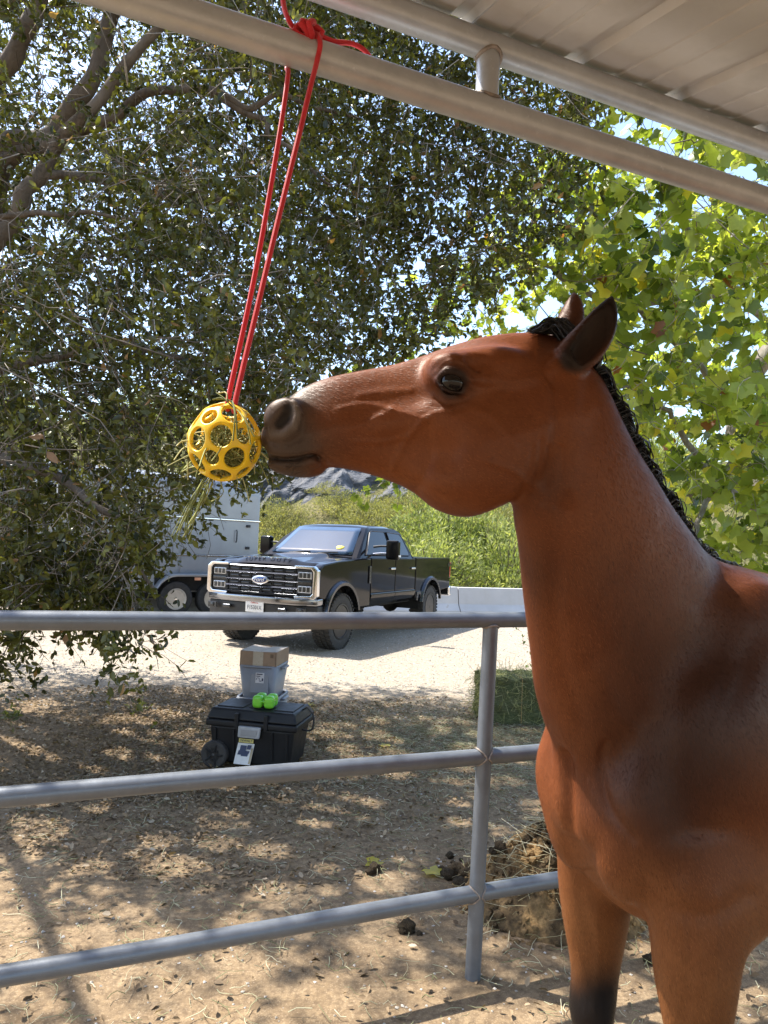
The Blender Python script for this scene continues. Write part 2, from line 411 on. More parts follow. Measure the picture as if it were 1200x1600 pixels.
def straws(name, paths, rad, mat, tint=None, sides=3):
    """many thin stalks in one mesh; paths (n,k,3)"""
    P = np.asarray(paths, float); n, k = P.shape[:2]; r = np.broadcast_to(np.asarray(rad, float).reshape(-1, 1) if np.ndim(rad) < 2 else rad, (n, k))
    T = np.gradient(P, axis=1); T /= np.linalg.norm(T, axis=2)[..., None] + 1e-9
    h = np.where(np.abs(T[..., 2:3]) < .9, np.array([0, 0, 1.0]), np.array([1.0, 0, 0])); x = np.cross(T, h); x /= np.linalg.norm(x, axis=2)[..., None] + 1e-9; y = np.cross(T, x)
    ring = [P + (x * math.cos(2 * math.pi * s / sides) + y * math.sin(2 * math.pi * s / sides)) * r[..., None] for s in range(sides)]
    V = np.stack(ring, 2).reshape(-1, 3); b = (np.arange(n) * k * sides)[:, None, None, None]; i = np.arange(k - 1)[None, :, None, None] * sides; s = np.arange(sides)[None, None, :, None]; s2 = (s + 1) % sides
    F = np.concatenate([b + i + s, b + i + s2, b + i + sides + s2, b + i + sides + s], -1).reshape(-1, 4)
    tint = RNG.random(n) if tint is None else tint
    return link(name, mesh_np(name, V, F, True, {'tint': ('POINT', np.repeat(tint, k * sides))}), mat)
M_HAY = straw_mat('hay', [(.14, .16, .05), (.27, .28, .09), (.42, .41, .16), (.52, .48, .25)])
def build_hay_in_ball():
    P = []
    for i in range(520):
        c = RNG.normal(size=3); c *= .045 * RNG.random() ** .4 / np.linalg.norm(c); c[2] -= .012; d = RNG.normal(size=3); d /= np.linalg.norm(d); e = RNG.normal(size=3) * .012
        L = RNG.uniform(.03, .07); q = np.stack([c - d * L / 2, c + e * .6, c + e, c + d * L / 2 + e * .5]); rr = np.linalg.norm(q, axis=1); q *= np.minimum(1, .066 / (rr + 1e-9))[:, None]
        P.append(spline(q, 6) + BALL_C)
    for (x0, y0, x1, y1, x2, y2, o) in ((322, 748, 300, 785, 275, 838, 0), (326, 750, 312, 790, 290, 836, .01), (318, 752, 292, 800, 284, 832, -.01), (330, 752, 318, 785, 296, 820, .012), (305, 735, 298, 738, 288, 744, 0), (345, 752, 346, 768, 334, 786, 0), (362, 752, 380, 762, 390, 768, .01), (300, 720, 290, 730, 286, 740, .01),
                                        (338, 610, 350, 618, 362, 628, -.03), (335, 622, 352, 622, 366, 634, -.03), (366, 628, 370, 645, 366, 690, -.066), (372, 640, 384, 660, 395, 690, -.05), (292, 700, 287, 690, 290, 676, 0)):
        for k in range(3 if y2 > 800 else 2):
            j = lambda: RNG.normal(0, 3)
            P.append(spline([at(x0 + j(), y0 + j(), 1.325 + o), at(x1 + j(), y1 + j(), 1.325 + o * 1.3), at(x2 + j() * 1.5, y2 + j() * 1.5, 1.325 + o * 1.5)], 6))
    for i in range(18):
        u = RNG.normal(size=3); u[2] = -abs(u[2]) * .9; u /= np.linalg.norm(u); L = RNG.uniform(.02, .05); P.append(spline([BALL_C + u * .05, BALL_C + u * .075 + RNG.normal(0, .004, 3), BALL_C + u * (.07 + L * .6) + np.array([0, 0, -L * .5]) + RNG.normal(0, .006, 3)], 6))
    o = straws('hay_wisps', P, np.where(np.arange(len(P)) < 520, RNG.uniform(.0006, .0014, len(P)), RNG.uniform(.0009, .0019, len(P))), M_HAY); tag(o, 'green hay stalks stuffed in the yellow ball and trailing out below', 'hay', kind='stuff')
build_hay_in_ball()
def build_rope():
    m = rope_mat(); yp = lambda px, py, dy=0: at(px, py, on_plane(px, py, SHP)[1] + dy)
    base = SHP.copy(); root = empty('red_cord', base, 'thin red cord knotted over the eave pipe holding the yellow ball', 'cord')
    R = .0052; top = BALL_C + np.array([0, 0, BALL_R * 1.05])
    def strand(name, pts, n=40, r=R): mb = MB(); mb.tube([p - base for p in spline(pts, n)], r, 10); return mb.build(name, m, root)
    def around(px, z, ang):                          # point on the pipe's surface, ang from straight down on the camera side
        p = on_plane(px, 75, SHP); t = (p - SHP) @ FD; return eave(t, SH_LOW) + (.0325 + R) * (-FN * math.sin(ang) - np.array([0, 0, math.cos(ang)]))
    b1, b2 = at(357, 622, 1.322), at(368, 626, 1.312)
    # back strand: leaves the pipe's underside
    strand('strand', [around(462, 0, 3.3), around(459, 0, -1.9), around(456, 0, -1.0), around(454, 0, -.3) + np.array([0, 0, -.012]), at(440, 190, 1.375), at(413, 350, 1.36), at(388, 480, 1.34), b1, b1 + np.array([0, .004, -.02])])
    # front strand: over the front of the pipe
    strand('strand', [around(478, 0, 3.4), around(488, 0, 2.6), around(492, 0, 1.7), around(491, 0, .9), at(484, 140, 1.352), at(470, 200, 1.350), at(438, 330, 1.342), at(400, 490, 1.328), b2, b2 + np.array([0, .004, -.02])])
    # knot of wraps on top of the pipe
    kc = around(476, 0, 2.5); k = MB()
    for ph, ax in ((0, 0), (1.3, 1), (2.2, 2)):
        pts = []
        for i in range(14):
            a = i / 14 * 2 * math.pi; u = np.array([math.cos(a), math.sin(a)]) * (.017, .015, .014)[ax]
            d1, d2 = ((FD, np.array([0, 0, 1.])), (FN, np.array([0, 0, 1.])), (FD * .7 + FN * .7, np.array([0, 0, .9])))[ax]
            pts.append(kc + d1 * u[0] * 1.5 + d2 * u[1] + FD * .006 * math.sin(3 * a + ph) - base)
        k.tube(pts, R * 1.25, 10, closed=True)
    k.build('knot', m, root)
    strand('tail', [kc, around(470, 0, 2.6), around(455, 0, 2.7), on_plane(444, 45, SHP) - FN * .03, on_plane(440, 5, SHP) - FN * .01, on_plane(441, -60, SHP), eave((on_plane(441, -60, SHP) - SHP) @ FD, SH_UP + .033)], 30)
    strand('tail', [kc, around(500, 0, 2.75), around(520, 0, 2.85), around(548, 0, 2.95) + np.array([0, 0, .010]), around(568, 0, 3.0) + np.array([0, 0, .006]), around(582, 0, 3.3)], 24)
build_rope()
# ================================================================== FAR SETTING: hill, rock, wall
def hill_h(x, y):
    x, y = np.asarray(x, float), np.asarray(y, float)
    s = np.clip((y - 24.5 - .12 * x) / 34, 0, None); h = 15 * (1 - np.exp(-1.5 * s)) * s / (s + .12)
    return h + np.minimum(1, s * 6) * (fbm(x * .22, y * .22) * .9 + fbm(x * .8, y * .8) * .25)
def build_hill():
    xs = np.concatenate([np.linspace(-160, -30, 26), np.linspace(-28, 40, 100), np.linspace(44, 170, 24)]); ys = np.concatenate([np.linspace(23, 60, 90), np.linspace(63, 200, 30)])
    X, Y = np.meshgrid(xs, ys, indexing='ij'); Z = hill_h(X, Y) - .06; n, k = X.shape
    V = np.stack([X, Y, Z], -1).reshape(-1, 3); i, j = np.meshgrid(np.arange(n - 1), np.arange(k - 1), indexing='ij'); a = (i * k + j).ravel()
    m = NT('hill_soil'); c = m.coord('Object'); f1 = m.noise(c, .5, 6, .65); f2 = m.noise(c, 5, 5, .7)
    col = m.ramp(f1, [(.3, (.085, .105, .03)), (.5, (.20, .18, .075)), (.7, (.28, .235, .12))]); col = m.mix(m.ramp(f2, [(.4, (.6,) * 3), (.65, (0,) * 3)]), col, (.07, .075, .028))
    m.set(Base_Color=col, Roughness=1.0, Specular_IOR_Level=.1); m.bump(f2, .8, .3)
    o = link('hillside', mesh_np('hillside', V, np.stack([a, a + k, a + k + 1, a + 1], 1)), m.m); tag(o, kind='structure')
build_hill()
def build_rock():
    m = NT('rock'); c = m.coord('Object'); f1 = m.noise(c, .9, 6, .7, .5); f2 = m.noise(c, 6, 5, .7); st = m.noise(m.coord('Object', (1, 1, 4)), 1.4, 4, .6)
    col = m.ramp(f1, [(.3, (.085, .09, .10)), (.5, (.15, .15, .155)), (.72, (.24, .225, .20))]); col = m.mix(m.ramp(st, [(.5, (0,) * 3), (.62, (.6,) * 3)]), col, (.07, .072, .078))
    col = m.mix(m.ramp(f2, [(.60, (0,) * 3), (.70, (.5,) * 3)]), col, (.23, .20, .10)); m.set(Base_Color=col, Roughness=.95); m.bump(f2, 1.0, .25)
    n, k = 90, 60; U, W = np.meshgrid(np.linspace(-11, 9, n), np.linspace(0, 1, k), indexing='ij')
    env = np.exp(-(np.abs(U + 1) / 9.2) ** 4); y0 = 33.5 + .12 * U
    X = U - .6; Y = y0 + W * 5.2 * (.6 + .4 * W) + fbm(U * .9, W * 6) * .55 + fbm(U * 2.7, W * 15) * .22; Z = 2.4 * (1 - env) * 0 + hill_h(X, y0) - .8 + W * 4.6 * env + fbm(U * 1.3, W * 4 + 2) * .4
    V = np.stack([X, Y, Z], -1).reshape(-1, 3); i, j = np.meshgrid(np.arange(n - 1), np.arange(k - 1), indexing='ij'); a = (i * k + j).ravel()
    o = link('rock_face', mesh_np('rock_face', V, np.stack([a, a + k, a + k + 1, a + 1], 1), False), m.m); tag(o, kind='structure')
build_rock()
def build_wall():
    a, b = ground_at(700, 957), ground_at(815, 958); d = b - a; d /= np.linalg.norm(d); ang = math.atan2(d[1], d[0]); c = (a + b) / 2
    m = NT('concrete'); co = m.coord('Object'); f1 = m.noise(co, 1.3, 5, .6); f2 = m.noise(co, 22, 5, .65); st = m.noise(m.coord('Object', (1, 1, .15)), 3.5, 4, .6); sp = m.noise(co, 2.6, 3, .5)
    col = m.ramp(f1, [(.3, (.38, .375, .37)), (.7, (.47, .465, .46))]); col = m.mix(m.ramp(st, [(.55, (0,) * 3), (.75, (.35,) * 3)]), col, (.36, .34, .31)); col = m.mix(m.ramp(sp, [(.665, (0,) * 3), (.69, (.8,) * 3)]), col, (.33, .26, .18))
    m.set(Base_Color=col, Roughness=.9); m.bump(f2, .3, .01)
    root = empty('concrete_wall', (c[0], c[1], 0), 'low white concrete barrier wall behind the parked pickup truck', 'wall', rot=(0, 0, ang))
    for k in range(-3, 4):                           # cast sections butted end to end
        mb = MB(); mb.prism([(-.30, -.05), (.30, -.05), (.30, .07), (.17, .24), (.11, .68), (-.11, .68), (-.17, .24), (-.30, .07)], -1.49, 1.49, 'YZ', .015)
        o = mb.build('wall_section', m.m, root); o.location = (k * 3.0 + .6, RNG.normal(0, .012), RNG.normal(0, .006)); o.rotation_euler = (0, 0, RNG.normal(0, .004))
build_wall()

# ================================================================== TRUCK
def paint(name, col, rough=.07):
    m = NT(name); c = m.coord('Object'); d = m.noise(c, 2.5, 5, .65); d2 = m.noise(c, 55, 4, .6); sp = m.n('ShaderNodeSeparateXYZ'); m.l(c, sp.inputs[0])
    dust = m.math('MULTIPLY', m.math('MULTIPLY', m.math('SUBTRACT', 1.25, sp.outputs['Z'], True), .05), m.ramp(d, [(.35, (0,) * 3), (.7, (1,) * 3)]))
    m.set(Base_Color=m.mix(dust, col, (.30, .26, .21)), Roughness=m.ramp(d2, [(.3, (rough * .7,) * 3), (.7, (rough * 1.3,) * 3)]), Specular_IOR_Level=.16); return m.m
M_BLK = paint('black_paint', (.0075, .0075, .009)); M_TRIM = simple('black_trim', (.016, .016, .017), .5, 0, .2, 8); M_CHR = simple('chrome', (.72, .72, .74), .12, 1.0, .06, 4)
M_DCHR = simple('dark_chrome', (.075, .078, .085), .25, .9, .1, 4); M_BCHR = simple('bumper_chrome', (.30, .31, .34), .16, 1.0, .08, 4); M_RUB = simple('tyre_rubber', (.042, .038, .034), .85, 0, .3, 14, .4, 90); M_DARK = simple('underbody', (.010, .010, .010), .8, 0, .3, 6)
M_GLS = simple('tinted_glass', (.006, .008, .010), .02, 0, .1, 2, Specular_IOR_Level=.35); M_WS = simple('windscreen_glass', (.012, .030, .060), .02, 0, .15, 1.5, IOR=1.8, Specular_IOR_Level=.7)
M_LAMP = simple('lamp_glass', (.50, .52, .54), .12, .35, .25, 30, Coat_Weight=1.0); M_REDL = simple('tail_lamp', (.45, .012, .012), .15, 0, .15, 12, Coat_Weight=1.0); M_WHITE = simple('white_print', (.78, .78, .77), .5, 0, .05, 10)
M_AMB = simple('marker_amber', (.75, .35, .20), .3, 0, .1, 10); M_BLUE = simple('emblem_blue', (.012, .035, .16), .25, 0, .1, 8, Coat_Weight=1.0); M_INK = simple('dark_ink', (.02, .025, .06), .5, 0, .2, 10); M_YEL = simple('yellow_spot', (.75, .62, .10), .6, 0, .1, 20)
M_RIM = simple('black_rim', (.020, .020, .021), .35, .3, .2, 9)

def arch(cx, cz, r, a0, a1, n=14): return [(cx + r * math.cos(math.radians(a)), cz + r * math.sin(math.radians(a))) for a in np.linspace(a0, a1, n)]
def make_wheel(root, x, y, r, w, sgn, rim_mat, spokes=8, rr=.27, knobs=True):
    """tyre with tread; rim and hub are its parts. axle along Y, sgn the outer side"""
    mb = MB(); hw = w / 2
    mb.lathe([(rr, -hw * .86), (rr + .03, -hw * .98), (r * .80, -hw), (r * .93, -hw * .94), (r * .975, -hw * .80), (r * .985, 0), (r * .975, hw * .80), (r * .93, hw * .94), (r * .80, hw), (rr + .03, hw * .98), (rr, hw * .86), (rr - .02, 0)], 56, 'Y', closed=True)
    if knobs:
        n = 40
        for k in range(n):
            a = 2 * math.pi * k / n
            for row, (yo, sz) in enumerate(((-.80, .30), (-.28, .22), (.26, .22), (.80, .30))):
                aa = a + (row % 2) * math.pi / n; R = Matrix.Rotation(-aa, 3, 'Y')
                mb.box(R @ Vector((r * (.985 if abs(yo) < .5 else .965), yo * hw, 0)), (.030, sz * hw * 1.5, .78 * 2 * math.pi * r / n * .8), 0, R)
    t = mb.build('wheel', M_RUB, root); t.location = (x, y, r - .008)
    mb = MB(); o = sgn * hw
    mb.lathe([(rr + .008, o * .93), (rr + .012, o * .99), (rr - .012, o * 1.0), (rr - .03, o * .80), (rr - .045, o * .35), (.0, o * .30)], 40, 'Y'); mb.build('rim', rim_mat, t)
    mb = MB()
    for k in range(spokes):
        a = 2 * math.pi * k / spokes + .2; R = Matrix.Rotation(a, 3, 'Y')
        mb.box(R @ Vector((rr * .58, o * .66, 0)), (rr * .78, .045, .085 if spokes < 10 else .05), .012, R)
    mb.build('spokes', rim_mat, t)
    mb = MB(); mb.lathe([(.085, o * .5), (.085, o * .82), (.065, o * .92), (.0, o * .94)], 24, 'Y'); mb.build('hub', M_TRIM if spokes < 10 else M_CHR, t)
    return t

def build_truck():
    P = (-.70, 13.60, 0); yaw = math.radians(246.0)
    root = empty('pickup_truck', P, 'black four-door pickup truck with chrome grille parked on the gravel', 'truck', rot=(0, 0, yaw))
    Y = lambda pts, y0, y1, name, mat, bev=.012: MB().prism(pts, y0, y1, 'XZ', bev).build(name, mat, root)
    AX, RZ, AR = 2.03, .47, .545
    for s in (1, -1):
        yo, yi = s * 1.005, s * .86
        fp = [(.97, .62), (.97, 1.445), (1.35, 1.44), (2.2, 1.395), (2.66, 1.345), (2.78, 1.28), (2.80, .84), (2.62, .80)] + arch(AX, RZ, AR, 37, 164) + [(1.46, .62)]
        Y(fp, yo, yi, 'front_fender', M_BLK, .03)
        for nm, x0, x1 in (('front_door', .955, -.10), ('rear_door', -.115, -1.12)):
            d = Y([(x0, .84), (x0, 1.445), (x1, 1.445), (x1, .84)], yo, yi, nm, M_BLK, .018)
            mb = MB(); mb.box((x1 + .16, yo + s * .020, 1.255), (.20, .030, .035), .010); mb.build('handle', M_CHR if nm == 'front_door' else M_CHR, d)
            mb = MB(); mb.grid([[(x0, yo - s * .004, .835), (x1, yo - s * .004, .835)], [(x0, yo + s * .018, .80), (x1, yo + s * .018, .80)], [(x0, yo - s * .015, .70), (x1, yo - s * .015, .70)], [(x0, yo - s * .075, .615), (x1, yo - s * .075, .615)], [(x0, yi, .60), (x1, yi, .60)]]); mb.build('lower_panel', M_BLK, d, angle=.9)
        bp = [(-1.16, .64), (-1.16, 1.465), (-3.24, 1.475), (-3.27, 1.40), (-3.29, .80), (-2.62, .78)] + arch(-AX, RZ, AR, 35, 160) + [(-1.45, .64)]
        bp = [(-1.16, .64), (-1.16, 1.465), (-3.24, 1.475), (-3.27, 1.40), (-3.29, .80), (-2.56, .76)] + arch(-AX, RZ, AR, 148, 18)[0:] + [(-1.48, .64)]
        Y(bp, yo, s * .90, 'bed_side', M_BLK, .02)
        for cx, a0, a1 in ((AX, 10, 168), (-AX, 10, 168)):
            mb = MB(); A = arch(cx, RZ, AR + .005, a0, a1, 22)
            rows = []
            for rr, dy in ((-.01, 0), (-.012, .045), (.035, .050), (.062, .012), (.064, -.01)): rows.append([(x + (x - cx) / AR * rr, yo + s * dy, z + (z - RZ) / AR * rr) for x, z in A])
            mb.grid(rows); mb.build('arch_flare', M_DCHR, root, angle=1.0)
            mb = MB(); A = arch(cx, RZ, AR + .02, -5, 185, 18); mb.grid([[(x, yo - s * .05, z) for x, z in A], [(x, s * .55, z) for x, z in A]]); mb.build('wheel_liner', M_DARK, root)
        # rear lamp, bumper end, running step, mirror
        mb = MB(); mb.box((-3.285, s * .945, 1.20), (.075, .13, .36), .02); mb.build('tail_lamp', M_REDL, root)
        mb = MB(); mb.prism([(-1.20, .62), (-1.22, .78), (-1.42, .80), (-1.52, .60), (-1.48, .58), (-1.40, .73), (-1.28, .72), (-1.26, .60)], yo + s * .02, yo - s * .05, 'XZ', .008); mb.build('bed_step', M_DCHR, root)
        mb = MB(); mb.box((.74, s * 1.30, 1.60), (.13, .24, .34), .04, seg=3); mm = mb.build('mirror', M_BLK, root)
        mb = MB(); mb.box((.70, s * 1.30, 1.60), (.075, .20, .30), .01); mb.build('mirror_glass', M_GLS, mm)
        for z in (1.66, 1.53): mb = MB(); mb.tube([(.80, s * .95, z - .02), (.77, s * 1.08, z), (.75, s * 1.22, z)], [.022, .02, .02], 10); mb.build('mirror_arm', M_CHR if z < 1.6 else M_TRIM, mm)
        mb = MB(); mb.box((.665, s * 1.385, 1.50), (.02, .05, .045), .004); mb.box((.735, s * 1.425, 1.495), (.09, .012, .035), .003); mb.build('mirror_marker', M_WHITE, mm)
        mb = MB(); mb.box((1.035, yo + s * .012, 1.16), (.07, .02, .30), .008); mb.build('fender_vent', M_DCHR, root)
        mb = MB(); mb.box((-3.20, yo + s * .006, 1.31), (.16, .008, .07), .003); mb.build('bed_badge', M_DCHR, root)
        # side windows lie on the leaning cab side
        yp = lambda z: .955 - .43 * (z - 1.45)
        for nm, poly in (('window', [(1.06, 1.50), (-.055, 1.50), (-.055, 1.925), (.50, 1.925), (.60, 1.89)]), ('window', [(-.165, 1.50), (-.93, 1.50), (-.955, 1.56), (-.86, 1.84), (-.77, 1.91), (-.165, 1.925)])):
            b = bmesh.new(); A = [b.verts.new((x, s * (yp(z) + .006), z)) for x, z in poly]; B = [b.verts.new((x, s * (yp(z) - .03), z)) for x, z in poly]; n = len(poly); b.faces.new(A); b.faces.new(B[::-1])
            for i in range(n): b.faces.new([A[i], B[i], B[(i + 1) % n], A[(i + 1) % n]])
            MB().join(b).build(nm, M_GLS, root)
            fr = MB(); fr.tube([(x, s * (yp(z) + .004), z) for x, z in poly], .011, 6, closed=True); fr.build('window_frame', M_TRIM, root)
    # cab: a closed shell with crowned roof
    mb = MB(); rows = []
    for x0, z0, hwid in ((1.36, 1.44, .90), (.98, 1.74, .815), (.62, 1.985, .695), (.45, 2.035, .65), (-.2, 2.060, .64), (-.72, 2.045, .64), (-.90, 1.99, .68), (-1.02, 1.75, .80), (-1.13, 1.44, .92)):
        rows.append([(x0 + (.07 * (1 - (q / 1) ** 2) if x0 > .6 else 0), hwid * q, z0 - .028 * abs(q) ** 3 if z0 > 1.98 else z0) for q in np.linspace(-1, 1, 9)])
    mb.grid(rows)
    for s in (0, -1):
        edge = [r[s] for r in rows]; sg = -1 if s == 0 else 1
        sidep = [(x, sg * (.955 - .43 * (z - 1.45)), z) for x, y, z in edge]
        mb.grid([[Vector(p) for p in edge], [Vector((p[0] * .985, p[1], p[2] - (.0 if p[2] < 1.5 else .03))) for p in sidep]])
        low = [Vector((p[0] * .985, p[1], p[2] - (.0 if p[2] < 1.5 else .03))) for p in sidep]
        mb.face(low + [Vector((-1.11, sg * .955, 1.42)), Vector((1.33, sg * .955, 1.42))])
    mb.build('cab', M_BLK, root, angle=.7)
    # windscreen lies 8 mm above the shell
    def ws(u, v, off): 
        x = 1.36 + (.62 - 1.36) * v; z = 1.44 + (1.985 - 1.44) * v; hwid = .90 + (.695 - .90) * v; q = u
        return Vector((x + .07 * (1 - q * q) + off * .60, hwid * q, z + off * .80))
    mb = MB(); mb.grid([[ws(u, v, .012) for u in np.linspace(-.90, .90, 13)] for v in np.linspace(.07, .95, 7)]); o = mb.build('windscreen', M_WS, root); md = o.modifiers.new('t', 'SOLIDIFY'); md.thickness = .006; md.offset = 1
    mb = MB(); mb.tube([ws(-.45, .05, .03), ws(-.10, .10, .035), ws(.0, .11, .03)], .010, 6); mb.build('wiper', M_TRIM, root); mb = MB(); mb.tube([ws(.1, .05, .03), ws(.45, .10, .035), ws(.6, .11, .03)], .010, 6); mb.build('wiper', M_TRIM, root)
    mb = MB(); c = [ws(.60 + .085 * math.cos(a) * (1 + .2 * math.sin(3 * a)), .27 + .07 * math.sin(a) * (1 + .2 * math.cos(2 * a)), .022) for a in np.linspace(0, 2 * math.pi, 14)[:-1]]; mb.face(c); o = mb.build('windscreen_spot', M_YEL, root); md = o.modifiers.new('t', 'SOLIDIFY'); md.thickness = .003  # small yellow leaf-shaped patch lying on the windscreen
    # hood with raised centre
    mb = MB(); rows = []
    for x in np.linspace(2.80, 1.28, 15):
        t = (2.80 - x) / 1.52; row = []
        for y in np.linspace(-.90, .90, 25):
            z = 1.335 + .115 * t + .030 * (1 - (y / .9) ** 2); e = abs(y); z += .035 * (1 / (1 + math.exp((e - .50 + .10 * t) / .022))) * min(1, t * 6 + .3); z -= .06 * max(0, 1 - t / .05) if t < .05 else 0; z -= .02 * max(0, (e - .82) / .08)
            row.append((x - .10 * (y / .9) ** 2 * (1 - t) ** 2, y, z))
        rows.append(row)
    mb.grid(rows); mb.build('hood', M_BLK, root, angle=.8)
    text_mesh('hood_letters', 'SUPER DUTY', .095, M_CHR, root, Matrix.Translation((2.700, 0, 1.4075)) @ Matrix.Rotation(math.pi / 2, 4, 'Z') @ Matrix.Rotation(.12, 4, 'X'), .004, 1.55, 1.1)
    mb = MB(); mb.box((1.9, 0, 1.0), (1.5, 1.6, .60), .05); mb.box((-.1, 0, .98), (2.2, 1.78, .80), .05); mb.box((-.1, 0, .58), (5.9, .95, .16), .03); mb.build('frame', M_DARK, root)
    mb = MB(); mb.box((-2.22, 0, .98), (2.06, 1.72, .30), .02); mb.box((-1.20, 0, 1.15), (.06, 1.8, .6), .01); mb.build('bed_floor', M_TRIM, root)
    mb = MB(); mb.box((-3.26, 0, 1.12), (.06, 1.72, .68), .02); mb.build('tailgate', M_BLK, root)
    mb = MB(); mb.box((-3.40, 0, .72), (.16, 1.98, .22), .04, seg=3); mb.build('rear_bumper', M_CHR, root)
    for x in (AX, -AX):
        mb = MB(); mb.tube([(x, -.85, .44), (x, .85, .44)], .07, 12); t = bmesh.new(); bmesh.ops.create_icosphere(t, subdivisions=2, radius=.17); t.transform(Matrix.Translation((x, .1 if x < 0 else .35, .44))); mb.join(t); mb.build('axle', M_DARK, root)
        for s in (1, -1): make_wheel(root, x, s * .865, .445, .30, s, M_RIM)
    # grille
    mb = MB(); mb.box((2.775, 0, 1.06), (.05, 1.86, .46), .01); g = mb.build('grille', M_TRIM, root)
    for z, h, mt in ((1.268, .030, M_DCHR), (1.165, .042, M_DCHR), (1.055, .036, M_DCHR), (.955, .042, M_DCHR), (.868, .026, M_DCHR)):
        mb = MB(); mb.prism([(2.795, z - h / 2), (2.835, z - h / 2 + .006), (2.852, z), (2.835, z + h / 2), (2.795, z + h / 2)], -.66, .66, 'XZ', .004); mb.build('grille_bar', mt, g)
    for z in (1.215, 1.110, 1.005, .910):
        for k in range(6):
            yv = -.50 + k * .20
            mb = MB(); mb.box((2.815, yv, z), (.02, .15, .020), .006); mb.build('grille_slot', M_DCHR, g)
            mb = MB(); mb.box((2.812, yv + .10, z), (.02, .012, .07), .003); mb.build('grille_rib', M_TRIM, g)
    for s in (1, -1):
        mb = MB(); mb.prism([(s * .60, 1.31), (s * .93, 1.31), (s * 1.005, 1.25), (s * 1.005, .86), (s * .96, .815), (s * .62, .815), (s * .60, .855), (s * .89, .865), (s * .925, .90), (s * .925, 1.22), (s * .89, 1.262), (s * .60, 1.268)], 2.77, 2.86, 'YZ', .014); mb.build('headlamp_surround', M_CHR, root)
        mb = MB(); mb.box((2.80, s * .775, 1.065), (.04, .30, .38), .01); hb = mb.build('headlamp', M_TRIM, root)
        for z in (1.165, .955):
            mb = MB(); mb.box((2.825, s * .775, z), (.035, .235, .105), .014, seg=3); mb.build('lens', M_LAMP, hb)
            for q in (-.07, 0, .07): mb = MB(); mb.box((2.846, s * .775 + q, z), (.008, .048, .075), .003); mb.build('lamp_cell', M_DCHR, hb)
        mb = MB(); mb.box((2.83, s * .775, 1.06), (.03, .25, .045), .008); mb.build('daytime_strip', M_DCHR, hb)
        mb = MB(); mb.box((2.985, s * .50, .640), (.06, .15, .055), .02, seg=3); mb.build('tow_hook', M_DCHR, root)
        mb = MB(); mb.box((2.955, s * .80, .64), (.02, .16, .085), .006); mb.lathe([(.035, 0), (.035, .012), (.0, .016)], 16, 'X', c=(2.965, s * .80, .64)); mb.build('fog_lamp', M_DCHR, root)
    em = MB(); t = bmesh.new(); bmesh.ops.create_uvsphere(t, u_segments=32, v_segments=12, radius=1); t.transform(Matrix.Translation((2.862, 0, 1.062)) @ Matrix.Diagonal((.020, .155, .066, 1))); em.join(t); e = em.build('emblem', M_CHR, root)
    em = MB(); t = bmesh.new(); bmesh.ops.create_uvsphere(t, u_segments=32, v_segments=12, radius=1); t.transform(Matrix.Translation((2.868, 0, 1.062)) @ Matrix.Diagonal((.020, .132, .050, 1))); em.join(t); em.build('emblem_field', M_BLUE, e)
    sh = Matrix.Identity(4); sh[0][1] = .35
    text_mesh('emblem_letters', 'Ford', .088, M_WHITE, e, Matrix.Translation((2.8905, 0, 1.064)) @ Matrix.Rotation(math.pi / 2, 4, 'Z') @ Matrix.Rotation(math.pi / 2, 4, 'X') @ sh, .002, .95, 1.15)
    # bumper: chrome upper face, black lower part
    def bow(z0, z1, x0, dep, name, mat, hy=1.0, bev=.02):
        pl = [(x0 - .16 * (q ** 4) - .02 * q * q, hy * q) for q in np.linspace(-1, 1, 15)]; poly = pl + [(x - dep, y) for x, y in pl[::-1]]
        return MB().prism(poly, z0, z1, 'XY', bev).build(name, mat, root)
    bow(.715, .822, 2.985, .17, 'front_bumper', M_BCHR); bow(.49, .712, 2.955, .16, 'bumper_skirt', M_TRIM, .99); bow(.50, .545, 2.965, .12, 'bumper_lip', M_BCHR, .55, .01)
    mb = MB(); mb.box((2.975, 0, .655), (.014, .325, .165), .004); p = mb.build('licence_plate', M_WHITE, root)
    pm = lambda z: Matrix.Translation((2.984, 0, z)) @ Matrix.Rotation(math.pi / 2, 4, 'Z') @ Matrix.Rotation(math.pi / 2, 4, 'X')
    text_mesh('plate_number', 'F15301X', .085, M_INK, p, pm(.642), .001, 1.0, .82); text_mesh('plate_state', 'California', .034, M_REDL, p, pm(.715), .001, 1.0, 1.0)
build_truck()

